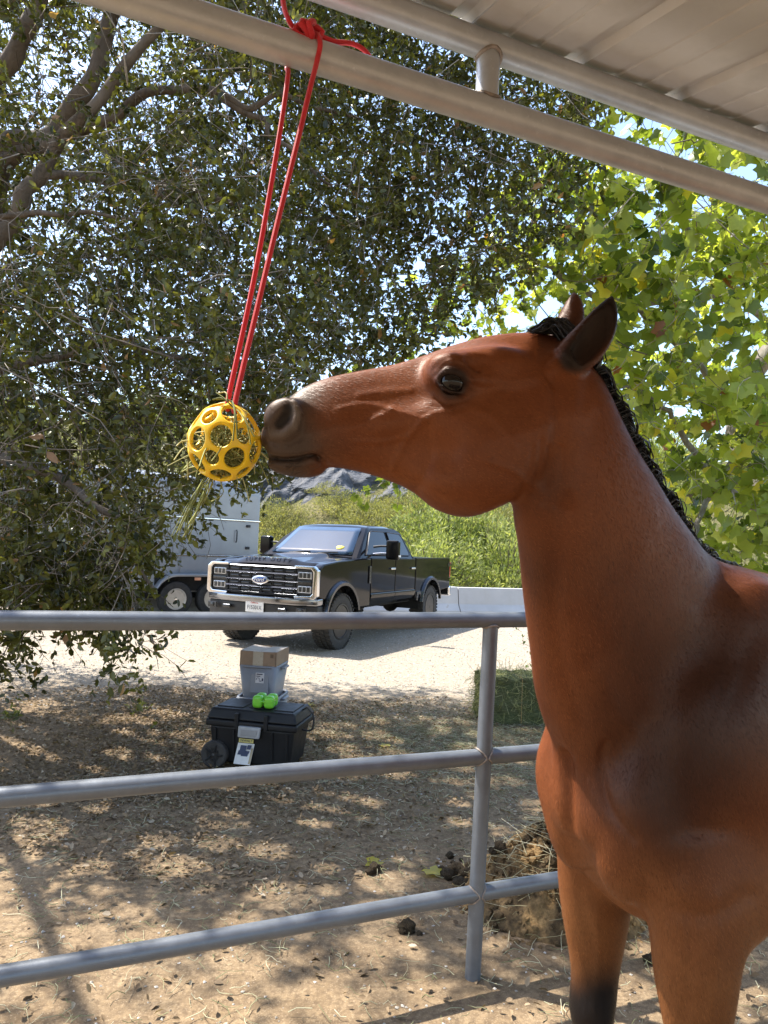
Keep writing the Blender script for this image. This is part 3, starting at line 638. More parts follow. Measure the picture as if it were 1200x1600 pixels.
# ================================================================== TRAILER
def build_trailer():
    w1, w2 = ground_at(271, 962), ground_at(326, 960.5); d = w2 - w1; d /= np.linalg.norm(d); ang = math.atan2(d[1], d[0]); c = (w1 + w2) / 2
    root = empty('horse_trailer', (c[0], c[1], 0), 'silver tandem-axle horse trailer behind the oak foliage and pickup truck', 'trailer', rot=(0, 0, ang))
    m = NT('trailer_skin'); co = m.coord('Object'); f1 = m.noise(co, 1.5, 5, .6); f2 = m.noise(m.coord('Object', (1, 1, .2)), 7, 4, .6)
    m.set(Base_Color=m.mix(m.ramp(f2, [(.5, (0,) * 3), (.75, (.4,) * 3)]), m.ramp(f1, [(.3, (.29, .30, .315)), (.7, (.36, .37, .385))]), (.28, .29, .31)), Metallic=.35, Roughness=.35); SK = m.m
    x1, x0, W = 1.55, -6.2, 2.3
    mb = MB(); mb.prism([(.0, .50), (.0, 2.75), (.10, 2.98), (.32, 3.08), (W - .32, 3.08), (W - .10, 2.98), (W, 2.75), (W, .50)], x0, x1, 'YZ', .03); b = mb.build('body', SK, root)
    for k, (xa, xb) in enumerate(((x0 + .02, -4.0), (-3.98, -2.2), (-2.18, -.35), (-.33, 1.50))):
        for (za, zb) in ((.62, 1.28), (1.32, 2.1), (2.14, 2.72)):
            mb = MB(); mb.box(((xa + xb) / 2, -.008, (za + zb) / 2), (xb - xa - .03, .022, zb - za - .02), .006); mb.build('skin_panel', SK, b)
    for z in (1.30, 2.12): mb = MB(); mb.box(((x0 + x1) / 2, -.022, z), (x1 - x0, .02, .03), .005); mb.build('trim_rail', M_CHR, b)
    for xc in (-4.6, -2.9, -1.3):
        mb = MB(); mb.box((xc, -.03, 2.42), (.80, .05, .46), .02); w = mb.build('window', M_WHITE, b); mb = MB(); mb.box((xc, -.050, 2.42), (.70, .03, .36), .01); mb.build('pane', M_GLS, w)
        for q in np.linspace(-.26, .26, 5): mb = MB(); mb.box((xc + q, -.07, 2.42), (.025, .02, .36), .004); mb.build('window_bar', M_WHITE, w)
    mb = MB(); mb.box((x1 + .012, W / 2, 1.75), (.03, 1.9, 2.3), .01); dd = mb.build('rear_door', SK, root); mb = MB(); mb.tube([(x1 + .05, .5, .75), (x1 + .05, .5, 2.75)], .02, 8); mb.build('door_bar', M_CHR, dd)
    mb = MB(); mb.tube([(.95, -.05, 1.62), (.95, -.075, 1.66), (.95, -.075, 1.86), (.95, -.05, 1.90)], .014, 8); mb.build('grab_handle', M_TRIM, root)
    for z in (1.5, 2.0): mb = MB(); mb.box((1.25, -.035, z), (.10, .03, .06), .008); mb.build('hinge', M_TRIM, root)
    mb = MB(); A = [(-.98, .48)] + [(-.43 - .50 * math.cos(a), .40 + .50 * math.sin(a)) for a in np.linspace(.25, math.pi / 2, 6)] + [(.43 + .50 * math.cos(a), .40 + .50 * math.sin(a)) for a in np.linspace(math.pi / 2, .25, 6)] + [(.98, .48)]
    rows = [[(x, .0, z) for x, z in A], [(x, -.20, z) for x, z in A], [(x * 1.0, -.22, z - .05) for x, z in A]]
    mb.grid(rows); f = mb.build('fender', SK, root, angle=.9); md = f.modifiers.new('t', 'SOLIDIFY'); md.thickness = .012
    mb = MB(); mb.box((0, -.01, .70), (1.75, .02, .34), .005); mb.build('fender_back', M_DARK, root)
    mb = MB(); mb.box((.0, -.232, .80), (.14, .03, .06), .008); mb.build('marker_light', M_AMB, root)
    for x in (-.43, .43): make_wheel(root, x, -.06, .375, .22, -1, simple('steel_rim', (.50, .49, .46), .35, .7, .12, 12), 12, .215, False)
    for x in (-.43, .43): make_wheel(root, x, W + .06, .375, .22, 1, bpy.data.materials['steel_rim'], 12, .215, False)
    mb = MB(); mb.box(((x0 + x1) / 2, W / 2, .44), (x1 - x0 - .1, W - .2, .14), .01); mb.build('chassis', M_DARK, root)
    mb = MB(); mb.tube([(x0, W / 2, .5), (x0 - 1.2, W / 2, .5), (x0 - 1.2, W / 2, .02)], .05, 10); mb.build('hitch_jack', M_DARK, root)
build_trailer()
# ================================================================== TREES AND SHRUBS
def leaf_mat(name, stops, trans=.45, rough=.4, spec=.4):
    m = NT(name); a = m.n('ShaderNodeAttribute', attribute_name='tint'); col = m.ramp(a.outputs['Fac'], stops)
    c = m.coord('Object'); n1 = m.noise(c, 45, 3, .6); col = m.mix(m.ramp(n1, [(.3, (.35,) * 3), (.65, (0,) * 3)]), col, m.mix(1.0, col, (.6, .62, .55), 'MULTIPLY'))
    m.set(Base_Color=col, Roughness=rough, Specular_IOR_Level=spec)
    tr = m.n('ShaderNodeBsdfTranslucent'); m.l(m.mix(1.0, col, (1.25, 1.3, .55), 'MULTIPLY'), tr.inputs['Color']); mx = m.n('ShaderNodeMixShader'); mx.inputs[0].default_value = trans
    m.l(m.b.outputs[0], mx.inputs[1]); m.l(tr.outputs[0], mx.inputs[2]); m.l(mx.outputs[0], m.o.inputs[0]); return m.m
OAK_T = (np.array([[0, 0, 0], [.52, 0, -.03], [1, 0, -.12], [.30, .24, .05], [.72, .21, .02], [.30, -.24, .05], [.72, -.21, .02]], float), [np.array([[0, 1, 4, 3], [0, 5, 6, 1]]), np.array([[1, 2, 4], [1, 6, 2]])])
NAR_T = (np.array([[0, 0, 0], [.5, .13, .02], [1, 0, -.06], [.5, -.13, .02]], float), [np.array([[0, 3, 2, 1]])])
def syc_template(sx=1.0):
    pts = []; rad = {0: 1.0, 55: .92, 110: .62}
    ang = [-180, -150, -112, -88, -58, -30, 0, 30, 58, 88, 112, 150]; rr = [.10, .56, .80, .68, 1.0, .74, 1.12, .74, 1.0, .68, .80, .56]
    for a, r in zip(ang, rr):
        t = math.radians(a); x, y = r * math.cos(t) * .55 + .35, r * math.sin(t) * .62; pts.append([x, y, .12 * (y * y) * 2 - .10 * max(0, x - .4) + .03 * math.sin(7 * t)])
    V = np.array([[.33, 0, .02]] + pts); n = len(pts); F = np.array([[0, 1 + i, 1 + (i + 1) % n] for i in range(n)])
    st = np.array([[.10, .012, 0], [.10, -.012, 0], [-.28, -.008, .05], [-.28, .008, .05]]); V = np.vstack([V, st])
    return V, [F, np.array([[n + 1, n + 2, n + 3, n + 4]])]
SYC_T = syc_template()
def rot_frames(D, roll):
    """frames with x along D, z mostly up, rolled"""
    D = D / (np.linalg.norm(D, axis=1)[:, None] + 1e-9); up = np.tile([0, 0, 1.0], (len(D), 1)); up[np.abs(D[:, 2]) > .95] = [1, 0, 0]
    y = np.cross(up, D); y /= np.linalg.norm(y, axis=1)[:, None]; z = np.cross(D, y); c, s = np.cos(roll)[:, None], np.sin(roll)[:, None]
    return D, y * c + z * s, -y * s + z * c
def leaves_mesh(name, C, D, L, tint, tmpl, wide=1.0, roll=None):
    Vt, Ft = tmpl; n = len(C); X, Y, Z = rot_frames(D, RNG.uniform(-math.pi, math.pi, n) if roll is None else roll); k = len(Vt)
    w = wide * RNG.uniform(.8, 1.15, n) if np.isscalar(wide) else wide
    V = C[:, None, :] + (Vt[None, :, 0:1] * X[:, None, :] + Vt[None, :, 1:2] * w[:, None, None] * Y[:, None, :] + Vt[None, :, 2:3] * RNG.uniform(.2, 2.2, n)[:, None, None] * Z[:, None, :]) * L[:, None, None]
    F = [(f[None] + (np.arange(n) * k)[:, None, None]).reshape(-1, f.shape[1]) for f in Ft]
    return mesh_np(name, V.reshape(-1, 3), F, True, {'tint': ('POINT', np.repeat(tint, k))})
def tubes_mesh(name, paths, radii, sides=5):
    """list of (k,3) paths with radius lists -> one mesh"""
    Vs, Fs, b = [], [], 0
    for P, r in zip(paths, radii):
        P = np.asarray(P); k = len(P); r = np.asarray(r); T = np.gradient(P, axis=0); T /= np.linalg.norm(T, axis=1)[:, None] + 1e-9; x = np.cross(T, [.31, .17, .94]); x /= np.linalg.norm(x, axis=1)[:, None] + 1e-9; y = np.cross(T, x); a = np.arange(sides) / sides * 2 * math.pi
        V = P[:, None] + (x[:, None] * np.cos(a)[None, :, None] + y[:, None] * np.sin(a)[None, :, None]) * r[:, None, None]; Vs.append(V.reshape(-1, 3))
        i, s = np.meshgrid(np.arange(k - 1), np.arange(sides), indexing='ij'); s2 = (s + 1) % sides; Fs.append(np.stack([b + i * sides + s, b + i * sides + s2, b + (i + 1) * sides + s2, b + (i + 1) * sides + s], -1).reshape(-1, 4)); b += k * sides
    return mesh_np(name, np.vstack(Vs), np.vstack(Fs), True)
def bark_mat(name, c0, c1, c2):
    m = NT(name); c = m.coord('Object'); n1 = m.noise(m.coord('Object', (1, 1, .35)), 16, 6, .7, .6); n2 = m.noise(c, 3, 4, .6)
    m.set(Base_Color=m.mix(m.ramp(n2, [(.4, (0,) * 3), (.65, (.6,) * 3)]), m.ramp(n1, [(.3, c0), (.6, c1)]), c2), Roughness=.95, Specular_IOR_Level=.15); m.bump(n1, .9, .02); return m.m
def wander(a, b, n, amp, seed=None):
    t = np.linspace(0, 1, n)[:, None]; P = a + (b - a) * t; L = np.linalg.norm(b - a); ph = RNG.uniform(0, 6, (3, 3)); fr = RNG.uniform(1.5, 5, (3, 3))
    off = np.stack([sum(np.sin(fr[i, k] * t[:, 0] * 3 + ph[i, k]) / (k + 1) for k in range(3)) for i in range(3)], 1); off -= off[0] * (1 - t) + off[-1] * t
    return P + off * amp * L
def in_poly(px, poly):
    P = np.asarray(poly, float); x, y = px[:, 0], px[:, 1]; ins = np.zeros(len(px), bool); j = len(P) - 1
    for i in range(len(P)):
        c = ((P[i, 1] > y) != (P[j, 1] > y)) & (x < (P[j, 0] - P[i, 0]) * (y - P[i, 1]) / (P[j, 1] - P[i, 1] + 1e-12) + P[i, 0]); ins ^= c; j = i
    return ins

def spray(C, n_tw, n_lf, tw_len, leaf_len, droop, out):
    """twig sprays round centres C: returns twig paths (n,4,3), leaf bases, directions, lengths, cluster index"""
    n = len(C) * n_tw; B = np.repeat(C, n_tw, 0) + RNG.normal(0, tw_len * .28, (n, 3)); D = RNG.normal(size=(n, 3)) + np.repeat(out, n_tw, 0) * .9; D[:, 2] -= droop; D /= np.linalg.norm(D, axis=1)[:, None]
    L = tw_len * RNG.uniform(.55, 1.25, n); b1 = RNG.normal(0, .16, (n, 3)); t = np.linspace(0, 1, 4)[None, :, None]
    P = B[:, None] + D[:, None] * L[:, None, None] * t + (b1 * L[:, None])[:, None] * np.sin(t * 2.6) + np.array([0, 0, -1.0]) * (L[:, None, None] * .22) * t ** 2
    u = RNG.uniform(.12, 1.0, (n, n_lf)); k = np.clip((u * 3).astype(int), 0, 2); fr = u * 3 - k; idx = np.arange(n)[:, None]
    base = P[idx, k] * (1 - fr[..., None]) + P[idx, k + 1] * fr[..., None]; tg = P[idx, k + 1] - P[idx, k]; tg /= np.linalg.norm(tg, axis=2)[..., None] + 1e-9
    ld = tg * .55 + RNG.normal(0, .75, tg.shape); ld[..., 2] -= .15
    ll = leaf_len * RNG.uniform(.6, 1.25, u.shape); ci = np.repeat(np.arange(len(C)), n_tw)[:, None] * np.ones((1, n_lf), int)
    return P, base.reshape(-1, 3), ld.reshape(-1, 3), ll.ravel(), ci.ravel().astype(int)

def build_oak():
    trunk0 = np.array([-5.6, 7.4, 0.0]); root = empty('oak_tree', trunk0, 'dense live oak with drooping small dark leaves and bare twigs behind the ball', 'tree')
    bark = bark_mat('oak_bark', (.065, .050, .038), (.19, .15, .115), (.27, .235, .20))
    fork = trunk0 + np.array([.25, -.1, 1.9]); paths, rad = [], []
    tp = wander(trunk0 - [0, 0, .1], fork, 8, .05); paths.append(tp); rad.append(np.linspace(.36, .27, 8) + np.array([.14, .05, 0, 0, 0, 0, 0, 0])); me = tubes_mesh('trunk', [p - trunk0 for p in paths], rad, 14); link('trunk', me, bark, root)
    # limbs followed from the photograph: pixel, distance
    limbs = [[(fork, .24), ((-60, 520), 6.6, .20), ((0, 255), 6.2, .155), ((85, 205), 6.0, .13), ((150, 105), 5.8, .11), ((190, -40), 5.6, .09)],
             [((-60, 330), 6.3, .15), ((30, 240), 6.1, .115), ((120, 210), 5.9, .09), ((210, 160), 5.7, .065), ((290, 135), 5.5, .05), ((385, 165), 5.4, .042), ((450, 150), 5.3, .03), ((560, 190), 5.2, .018)],
             [((290, 135), 5.5, .045), ((400, 180), 5.4, .04), ((430, 215), 5.3, .028), ((520, 290), 5.3, .015)],
             [(fork, .2), ((-80, 480), 5.9, .15), ((20, 340), 5.5, .11), ((60, 270), 5.4, .095), ((140, 170), 5.2, .075), ((260, 30), 5.0, .055), ((330, -60), 4.8, .04)],
             [((-40, 160), 6.0, .14), ((30, 70), 5.8, .12), ((65, -10), 5.6, .10), ((90, -120), 5.4, .08)],
             [((-50, 335), 5.2, .045), ((60, 335), 5.1, .034), ((140, 333), 5.0, .024), ((260, 350), 4.9, .012)],
             [(fork, .18), ((-150, 640), 5.8, .12), ((-20, 700), 5.2, .08), ((110, 760), 4.9, .05), ((200, 830), 4.8, .03), ((240, 930), 4.7, .014)],
             [((-150, 640), 5.8, .1), ((60, 560), 5.2, .06), ((200, 540), 5.0, .04), ((330, 580), 4.9, .02), ((400, 660), 4.8, .01)],
             [((60, 270), 5.4, .06), ((250, 300), 5.6, .04), ((420, 330), 5.8, .03), ((600, 360), 6.2, .018)],
             [(fork, .16), (np.array([-4.6, 5.2, 4.2]), .08), (np.array([-3.6, 3.4, 5.2]), .05), (np.array([-2.4, 1.8, 5.7]), .025)],
             [(np.array([-4.6, 5.2, 4.2]), .08), (np.array([-3.0, 5.2, 5.6]), .06), (np.array([-1.0, 5.0, 6.5]), .04), (np.array([1.4, 5.4, 6.8]), .02)],
             [(np.array([-3.0, 5.2, 5.6]), .05), (np.array([-1.6, 3.6, 5.8]), .035), (np.array([-.2, 2.6, 6.0]), .03)]]
    for lb in limbs:
        pts, rr = [], []
        for q in lb:
            if len(q) == 2: pts.append(q[0]); rr.append(q[1])
            else: pts.append(at(*q[0], q[1])); rr.append(q[2])
        n = len(pts) * 6; P = spline(pts, n); P += np.stack([np.sin(np.arange(n) * .9 + RNG.uniform(0, 6)), np.sin(np.arange(n) * .7 + RNG.uniform(0, 6)), np.sin(np.arange(n) * .8 + RNG.uniform(0, 6))], 1) * .018
        r = np.interp(np.linspace(0, 1, n), np.linspace(0, 1, len(rr)), rr) * (1 + .08 * np.sin(np.arange(n) * 1.3)) * .62; link('limb', tubes_mesh('limb', [P - trunk0], [r], 10), bark, root)
    # where the crown shows in the photograph, and what lies beyond its edges
    poly = [(-420, -420), (1020, -420), (960, 120), (925, 260), (880, 360), (800, 430), (700, 490), (610, 560), (560, 585), (520, 625), (455, 660), (430, 720), (380, 740), (320, 770), (290, 820), (262, 850), (225, 890), (205, 950), (215, 985), (235, 1030), (205, 1035), (180, 985), (110, 950), (60, 960), (20, 1030), (-60, 1060), (-420, 1000)]
    N = 9000; px = np.stack([RNG.uniform(-220, 1020, N), RNG.uniform(-220, 1090, N)], 1); px = px[in_poly(px, poly)]; px = px[(px[:, 0] < 560) | (px[:, 1] > -60)]
    right = np.clip((px[:, 0] - 430) / 350, 0, 1)
    dep = 3.9 + 2.9 * RNG.random(len(px)) ** .8; dep = dep * (1 - right) + (5.2 + 2.4 * RNG.random(len(px))) * right
    low = px[:, 1] > 830; dep[low] = 4.3 + .9 * RNG.random(low.sum())
    hole = np.ones(len(px))                          # thinner places: sky at the top left, trailer seen through the low foliage
    for (x, y, rx, ry, d) in ((95, 110, 70, 60, .8), (20, 60, 40, 60, .6), (200, 750, 80, 40, .45), (60, 770, 60, 30, .3), (372, 800, 45, 60, .7), (290, 870, 50, 45, .6), (60, 960, 60, 30, .3), (620, 180, 130, 90, .25), (720, 430, 120, 70, .5), (580, 470, 60, 60, .45), (250, 150, 60, 50, .3), (430, 270, 50, 90, .35), (860, 260, 80, 90, .35), (300, 640, 60, 60, .15)):
        hole *= 1 - d * np.exp(-((px[:, 0] - x) / rx) ** 2 - ((px[:, 1] - y) / ry) ** 2)
    # limbs stand in front of most of the leaves
    ld = np.full(len(px), 1e6)
    for pl in ([(-60, 420), (0, 255), (85, 205), (150, 105), (190, -40)], [(-60, 330), (30, 240), (120, 210), (210, 160), (290, 135), (385, 165), (450, 150)], [(-80, 480), (20, 340), (60, 270), (140, 170), (260, 30)], [(-40, 160), (30, 70), (65, -10)], [(-50, 335), (60, 335), (140, 333)]):
        A = np.array(pl, float)
        for i in range(len(A) - 1):
            e = A[i + 1] - A[i]; t = np.clip((px - A[i]) @ e / (e @ e), 0, 1); ld = np.minimum(ld, np.linalg.norm(px - A[i] - t[:, None] * e, axis=1))
    hole *= np.where((ld < 46) & (dep < 6.0), .22, 1.0)
    keep = RNG.random(len(px)) < hole; px, dep = px[keep], dep[keep]
    Cv = np.array([at(x, y, d) for (x, y), d in zip(px, dep)])
    # the far side of the crown, behind what shows first
    pb = np.stack([RNG.uniform(-120, 640, 3300), RNG.uniform(-120, 1000, 3300)], 1); pb = pb[in_poly(pb, [(-150, -150), (640, -150), (620, 420), (520, 560), (400, 660), (330, 720), (240, 790), (190, 880), (170, 930), (-150, 940)])]
    hb = 1 - .8 * np.exp(-((pb[:, 0] - 95) / 70) ** 2 - ((pb[:, 1] - 110) / 60) ** 2); pb = pb[RNG.random(len(pb)) < hb]
    Cv = np.vstack([Cv, np.array([at(x, y, RNG.uniform(6.6, 9.2)) for x, y in pb])])
    # the part of the crown above the pen and the lot's edge, out of the frame, that shades the ground
    N2 = 1050; Cs = np.stack([RNG.uniform(-7.5, .6, N2), RNG.uniform(.6, 7.4, N2), RNG.uniform(4.3, 7.6, N2)], 1)
    Cs = Cs[(((Cs[:, 0] + 3.4) / 4.2) ** 2 + ((Cs[:, 1] - 4.2) / 3.9) ** 2 < 1)]
    pj = proj(Cs); Cs = Cs[(pj[:, 1] < -10) | (pj[:, 0] < -10) | (pj[:, 2] < 0)]
    Cs = Cs[np.sin(Cs[:, 0] * 2.1 + 1) * np.sin(Cs[:, 1] * 2.6 + .5) + RNG.normal(0, .35, len(Cs)) > -.30]
    C = np.vstack([Cv, Cs]); nv = len(Cv)
    out = C - np.array([-3.5, 5.5, 3.0]); out /= np.linalg.norm(out, axis=1)[:, None]
    P, B, D, L, ci = spray(C, 3, 10, .24, .056, .55, out)
    cl_t = np.clip(RNG.normal(.42, .16, len(C)), .05, .85)[ci]; tint = np.clip(cl_t + RNG.normal(0, .13, len(B)), 0, .9); dead = RNG.random(len(B)) < .008; tint[dead] = 1.0; L[dead] *= 1.3; L = L * np.where(B[:, 1] > 6.6, 1.25, 1.0)
    # gaps in the crown: no leaf where these sunbeams come through to the horse's face, the pen and the rails
    beams = [(at(x, y, d), r_) for x, y, d, r_ in ((560, 592, 1.30, .12), (600, 592, 1.30, .12), (640, 600, 1.30, .10), (665, 575, 1.30, .09), (770, 562, 1.31, .14), (800, 550, 1.32, .12), (735, 545, 1.32, .08), (885, 515, 1.40, .08), (525, 602, 1.30, .09), (455, 625, 1.31, .06), (345, 640, 1.27, .14), (335, 690, 1.27, .14), (365, 660, 1.27, .10), (690, 560, 1.3, .07), (845, 530, 1.35, .08), (920, 1240, 1.6, .05), (965, 1180, 1.5, .04))]
    for _ in range(260): beams.append((np.array([RNG.uniform(-3.6, 1.6), 1.8 + 5.2 * RNG.random() ** .8, 0.0]), RNG.uniform(.04, .15)))
    keepl = np.ones(len(B), bool)
    for p0, r_ in beams:
        q = B + D / (np.linalg.norm(D, axis=1)[:, None] + 1e-9) * L[:, None] * .5 - p0; q = q - (q @ SUN)[:, None] * SUN; keepl &= ((q * q).sum(1) > r_ * r_ * RNG.uniform(.75, 1.25, len(B)))
    B, D, L, tint = B[keepl], D[keepl], L[keepl], tint[keepl]
    mat = leaf_mat('oak_leaf', [(0, (.034, .038, .012)), (.35, (.090, .094, .022)), (.7, (.175, .170, .040)), (.90, (.29, .28, .065)), (.96, (.40, .22, .10)), (1, (.40, .22, .10))], .48, .30, .6)
    fr = B[:, 1] < 6.6
    for sel, tm in ((fr, OAK_T), (~fr, (NAR_T[0] * np.array([1, 1.9, 1]), NAR_T[1]))): o = link('crown', leaves_mesh('crown', B[sel] - trunk0, D[sel], L[sel], tint[sel], tm), mat, root); tag(o, kind='stuff')
    tw = straw_mat('oak_twig', [(.08, .065, .05), (.20, .165, .13), (.38, .335, .28)], .9)
    sel = RNG.random(len(P)) < .45; T = P[sel]
    # long bare twigs
    nb = 4600; ii = RNG.integers(0, nv, nb); c0 = Cv[ii]; d = RNG.normal(size=(nb, 3)); d[:, 2] -= .5; d /= np.linalg.norm(d, axis=1)[:, None]; ln = RNG.uniform(.3, .95, nb); t = np.linspace(-.5, .5, 4)[None, :, None]
    LT = c0[:, None] + d[:, None] * ln[:, None, None] * t + RNG.normal(0, .11, (nb, 3))[:, None] * ln[:, None, None] * np.cos(t * 3) + RNG.normal(0, .018, (nb, 4, 3)); pj = proj(LT.reshape(-1, 3)).reshape(nb, 4, 3)
    okk = in_poly(pj[:, 0, :2], poly) & in_poly(pj[:, 3, :2], poly); LT = LT[okk]
    allp = np.concatenate([T, LT]) - trunk0; rr = np.concatenate([RNG.uniform(.0012, .0024, len(T)), RNG.uniform(.0016, .0046, len(LT))])
    t_ = straws('twigs', allp, rr, tw, np.concatenate([RNG.uniform(0, .6, len(T)), RNG.uniform(.1, 1, len(LT))])); t_.parent = root; tag(t_, kind='stuff')
build_oak()

def build_sycamore():
    base = np.array([5.4, 9.6, 0.0]); root = empty('sycamore_tree', base, 'bright green sycamore with broad lobed leaves beyond the horse', 'tree')
    bark = bark_mat('sycamore_bark', (.20, .175, .145), (.36, .33, .285), (.15, .12, .095))
    P = wander(base - [0, 0, .1], base + np.array([-.7, .3, 6.5]), 16, .03); link('trunk', tubes_mesh('trunk', [P - base], [np.linspace(.23, .10, 16)], 14), bark, root)
    lim = [[(1290, 780), 8.8, (1120, 600), 8.0, (1010, 500), 7.5, (930, 420), 7.2], [(1330, 600), 9.2, (1150, 460), 8.4, (1060, 330), 8.0, (1000, 210), 7.8], [(1280, 860), 8.6, (1130, 760), 7.6, (1040, 640), 7.0, (960, 600), 6.8], [(1150, 460), 8.4, (960, 470), 8.0, (820, 400), 7.8, (700, 380), 7.6],
           [(1300, 700), 8.9, (1170, 700), 7.8, (1090, 820), 7.2, (1090, 900), 7.0], [(960, 470), 8.0, (830, 560), 8.0, (700, 560), 8.2, (620, 570), 8.4], [(1060, 330), 8.0, (1150, 240), 7.6, (1230, 180), 7.4], [(1130, 760), 7.6, (1000, 780), 7.8, (860, 700), 8.0, (650, 760), 8.2]]
    ends = []
    for l in lim:
        pts = [at(*l[i], l[i + 1]) for i in range(0, len(l), 2)]; Q = spline(pts, 24) + RNG.normal(0, .018, (24, 3)); link('limb', tubes_mesh('limb', [Q - base], [np.linspace(.055, .010, 24)], 8), bark, root); ends.append(Q)
    # foliage clusters near the limbs plus the outer skirt seen in the picture
    poly = [(1320, -100), (1320, 930), (1130, 915), (1010, 760), (960, 640), (900, 620), (720, 620), (640, 600), (580, 590), (570, 520), (680, 440), (780, 340), (860, 190), (930, 150), (1010, 60), (1100, -100)]
    N = 1800; px = np.stack([RNG.uniform(560, 1320, N), RNG.uniform(-100, 960, N)], 1); px = px[in_poly(px, poly)]
    hole = np.ones(len(px))
    for (x, y, rx, ry, d) in ((990, 205, 55, 55, .95), (1110, 245, 70, 35, .85), (1190, 480, 50, 50, .9), (620, 530, 50, 40, .7), (1085, 420, 40, 30, .4), (700, 520, 60, 40, .4), (1060, 770, 50, 60, .4)): hole *= 1 - d * np.exp(-((px[:, 0] - x) / rx) ** 2 - ((px[:, 1] - y) / ry) ** 2)
    px = px[RNG.random(len(px)) < hole]
    dep = np.where(px[:, 0] > 900, RNG.uniform(5.9, 9.2, len(px)), RNG.uniform(7.4, 10.2, len(px)))
    C = np.array([at(x, y, d) for (x, y), d in zip(px, dep)])
    C = np.vstack([C, np.stack([RNG.uniform(3.5, 8.5, 150), RNG.uniform(7, 12.5, 150), RNG.uniform(3, 9, 150)], 1)])
    # the leafy spray that hangs under the horse's jaw
    Cj = np.array([at(x, y, 8.0) for x, y in ((598, 752), (620, 750), (640, 742))]); C = np.vstack([C, Cj])
    out = C - np.array([5.2, 9.4, 3.5]); out /= np.linalg.norm(out, axis=1)[:, None]
    Pt, B, D, L, ci = spray(C, 2, 4, .34, .165, .25, out); D[:, 2] -= .35; L = L * np.where(proj(B)[:, 0] < 900, .78, 1.0)
    tint = np.clip(RNG.normal(.5, .15, len(C))[ci] + RNG.normal(0, .17, len(B)), 0, .88); b = RNG.random(len(B)); tint[b < .05] = .93; tint[b < .016] = 1.0
    roll = RNG.normal(0, 1.15, len(B))
    mat = leaf_mat('sycamore_leaf', [(0, (.05, .085, .02)), (.30, (.17, .22, .04)), (.6, (.37, .42, .075)), (.86, (.58, .60, .13)), (.93, (.62, .52, .06)), (1, (.30, .12, .055))], .58, .38, .5)
    # the 300 leaves that show largest are single leaves; the others are the crown
    pj = proj(B); inside = (pj[:, 0] > 0) & (pj[:, 0] < 1200) & (pj[:, 1] > 0) & (pj[:, 1] < 950); size = np.where(inside, L / pj[:, 2], 0); order = np.argsort(-size); pick = order[:300]; rest = order[300:]
    o = link('crown', leaves_mesh('crown', B[rest] - base, D[rest], L[rest], tint[rest], SYC_T, 1.0, roll[rest]), mat, root); tag(o, kind='stuff')
    protos = []
    for q in range(14):
        V, F = SYC_T; V = V.copy(); V[:, 2] = V[:, 2] * RNG.uniform(.4, 2.2) + .08 * RNG.normal() * V[:, 1] + .10 * RNG.normal() * V[:, 0] ** 2; V[:, 1] *= RNG.uniform(.85, 1.15)
        me = mesh_np('leaf', V, F, True, {'tint': ('POINT', np.full(len(V), np.clip((.25, .4, .5, .55, .6, .7, .8, .45, .35, .65, .5, .75, .93, .88)[q], 0, 1)))}); me.materials.append(mat); protos.append(me)
    X, Y, Z = rot_frames(D[pick], roll[pick])
    for k, i in enumerate(pick):
        lf = bpy.data.objects.new('leaf', protos[k % 14]); COL.objects.link(lf); lf.parent = root
        M = Matrix(((X[k][0], Y[k][0], Z[k][0]), (X[k][1], Y[k][1], Z[k][1]), (X[k][2], Y[k][2], Z[k][2]))); lf.matrix_local = Matrix.Translation(Vector(B[i] - base)) @ M.to_4x4() @ Matrix.Scale(L[i], 4)
    tw = straw_mat('sycamore_twig', [(.14, .11, .08), (.28, .24, .19), (.42, .38, .32)], .9); nb = 330; ii = RNG.integers(0, len(C) - 3, nb); d = RNG.normal(size=(nb, 3)); d /= np.linalg.norm(d, axis=1)[:, None]; ln = RNG.uniform(.3, .8, nb); t = np.linspace(-.5, .5, 4)[None, :, None]
    LT = C[ii][:, None] + d[:, None] * ln[:, None, None] * t + RNG.normal(0, .03, (nb, 4, 3)); t_ = straws('twigs', np.concatenate([Pt, LT]) - base, np.concatenate([RNG.uniform(.002, .004, len(Pt)), RNG.uniform(.003, .007, nb)]), tw); t_.parent = root; tag(t_, kind='stuff')
build_sycamore()

